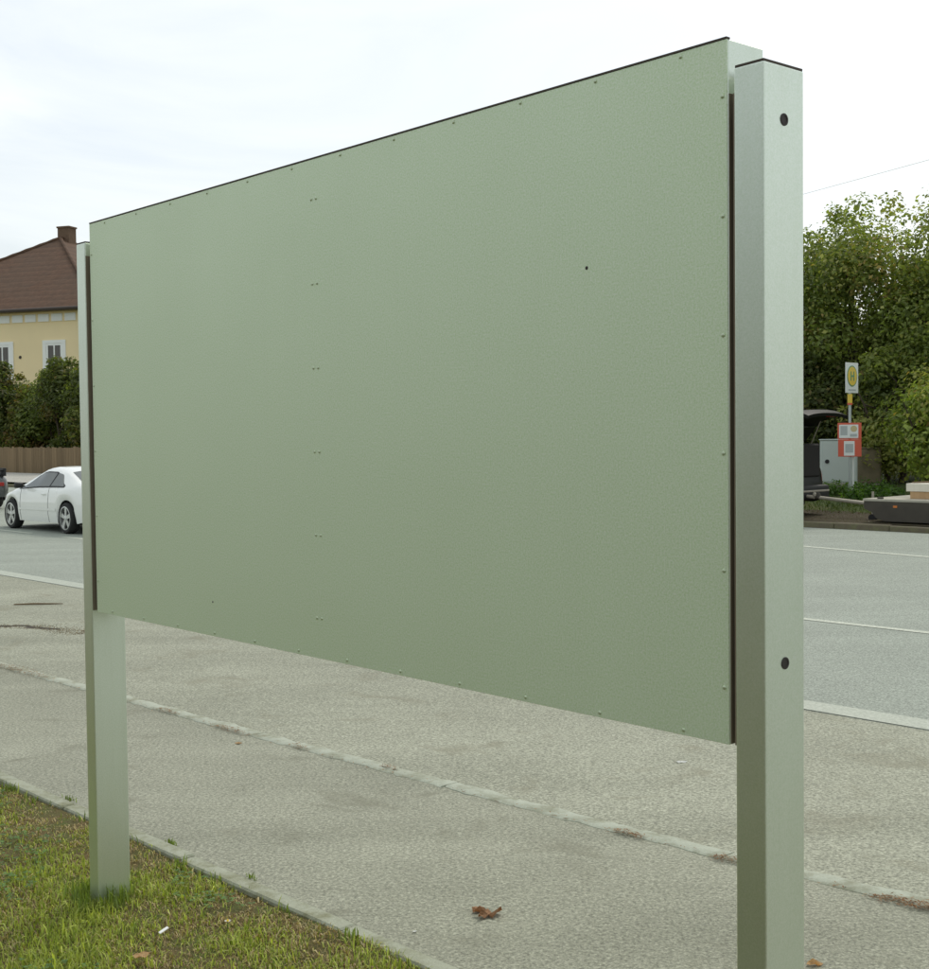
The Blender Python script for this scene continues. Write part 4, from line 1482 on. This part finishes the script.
ch = obj('chimney', box(HW / 2 - .45, HW / 2 + .38, y1 - hm - 1.0, y1 - hm - .25, AZ_ - 1.2, AZ_ + .68), M['brick'], roof)
obj('chimney_crown', box(HW / 2 - .50, HW / 2 + .43, y1 - hm - 1.05, y1 - hm - .20, AZ_ + .68, AZ_ + .78), M['brick'], roof)
b = bmesh.new()
tube(b, [(x0 + .02, y1 + .04, 8.70), (x1 - .02, y1 + .04, 8.70)], .10, 8)
obj('gutter', b, M['gutter'], house)
k = 0
x = .25
while x + .6 < HW:
    w_ = .72
    obj('frieze_block', box(x, x + w_, .031, .07, 8.08, 8.50, .01), M['white_trim'], house)
    x += w_ + .16
for xw in (2.6, 6.1, 9.6, 13.1):
    wn = empty('window', (xw, 0, 0), 0, house)
    wn.scale = (1.15, 1, 1)
    b = bmesh.new()
    bx(b, -.66, -.46, .002, .06, 5.0, 6.86); bx(b, .46, .66, .002, .06, 5.0, 6.86); bx(b, -.66, .66, .002, .06, 6.862, 7.04)
    obj('surround', b, M['white_trim'], wn)
    b = bmesh.new()
    bx(b, -.458, -.36, .003, .04, 5.02, 6.858); bx(b, .36, .458, .003, .04, 5.02, 6.858); bx(b, -.358, .358, .003, .04, 6.74, 6.858)
    bx(b, -.035, .035, .003, .038, 5.02, 6.738)
    obj('frame', b, M['white_trim'], wn)
    obj('pane', box(-.36, .36, .0025, .012, 5.02, 6.745), M['pane'], wn)
    obj('sill', box(-.72, .72, .001, .13, 4.90, 4.998), M['white_trim'], wn)
b = bmesh.new(); lathe(b, [(.09, .001), (.09, .03)], 12, 'Y', (4.9, 0, 6.15))
obj('wall_vent', b, M['gutter'], house)

# ------------------------------------------------------------------ overhead wire


def sag(p, q, d, n=24):
    p, q = Vector(p), Vector(q)
    return [p.lerp(q, k / n) - Vector((0, 0, d * 4 * (k / n) * (1 - k / n))) for k in range(n + 1)]


wd = Vector((12.58 - 10.36, -4.0, 0.13))
p0 = Vector((10.36, 40, 8.74)) - wd * 5
p1 = Vector((10.36, 40, 8.74)) + wd * 5
b = bmesh.new()
tube(b, sag(p0 + Vector((0, 0, .12)), p1 + Vector((0, 0, .12)), .12), .005, 5)
wire = obj('overhead_wire', b, M['wire'])
tag(wire, 'thin overhead wire crossing the sky above the trees on the right', 'wire')
pole_pts = [p0, p1]
for k, q in enumerate(pole_pts):
    t = empty('wire_pole', (q.x, q.y, 0.3), 0)
    tag(t, ('far' if k == 0 else 'near') + ' wooden pole carrying the overhead wire, hidden from view', 'pole', 'wire poles')
    b = bmesh.new()
    tube(b, [(0, 0, -.6), (0, 0, q.z - .3 + .05)], [.14, .10], 10)
    obj('shaft', b, M['bark'], t, smooth=True)
    b = bmesh.new()
    lathe(b, [(.04, q.z - .3 + .03), (.05, q.z - .3 + .10), (.02, q.z - .3 + .15)], 10, 'Z')
    obj('insulator', b, M['sign_white'], t)
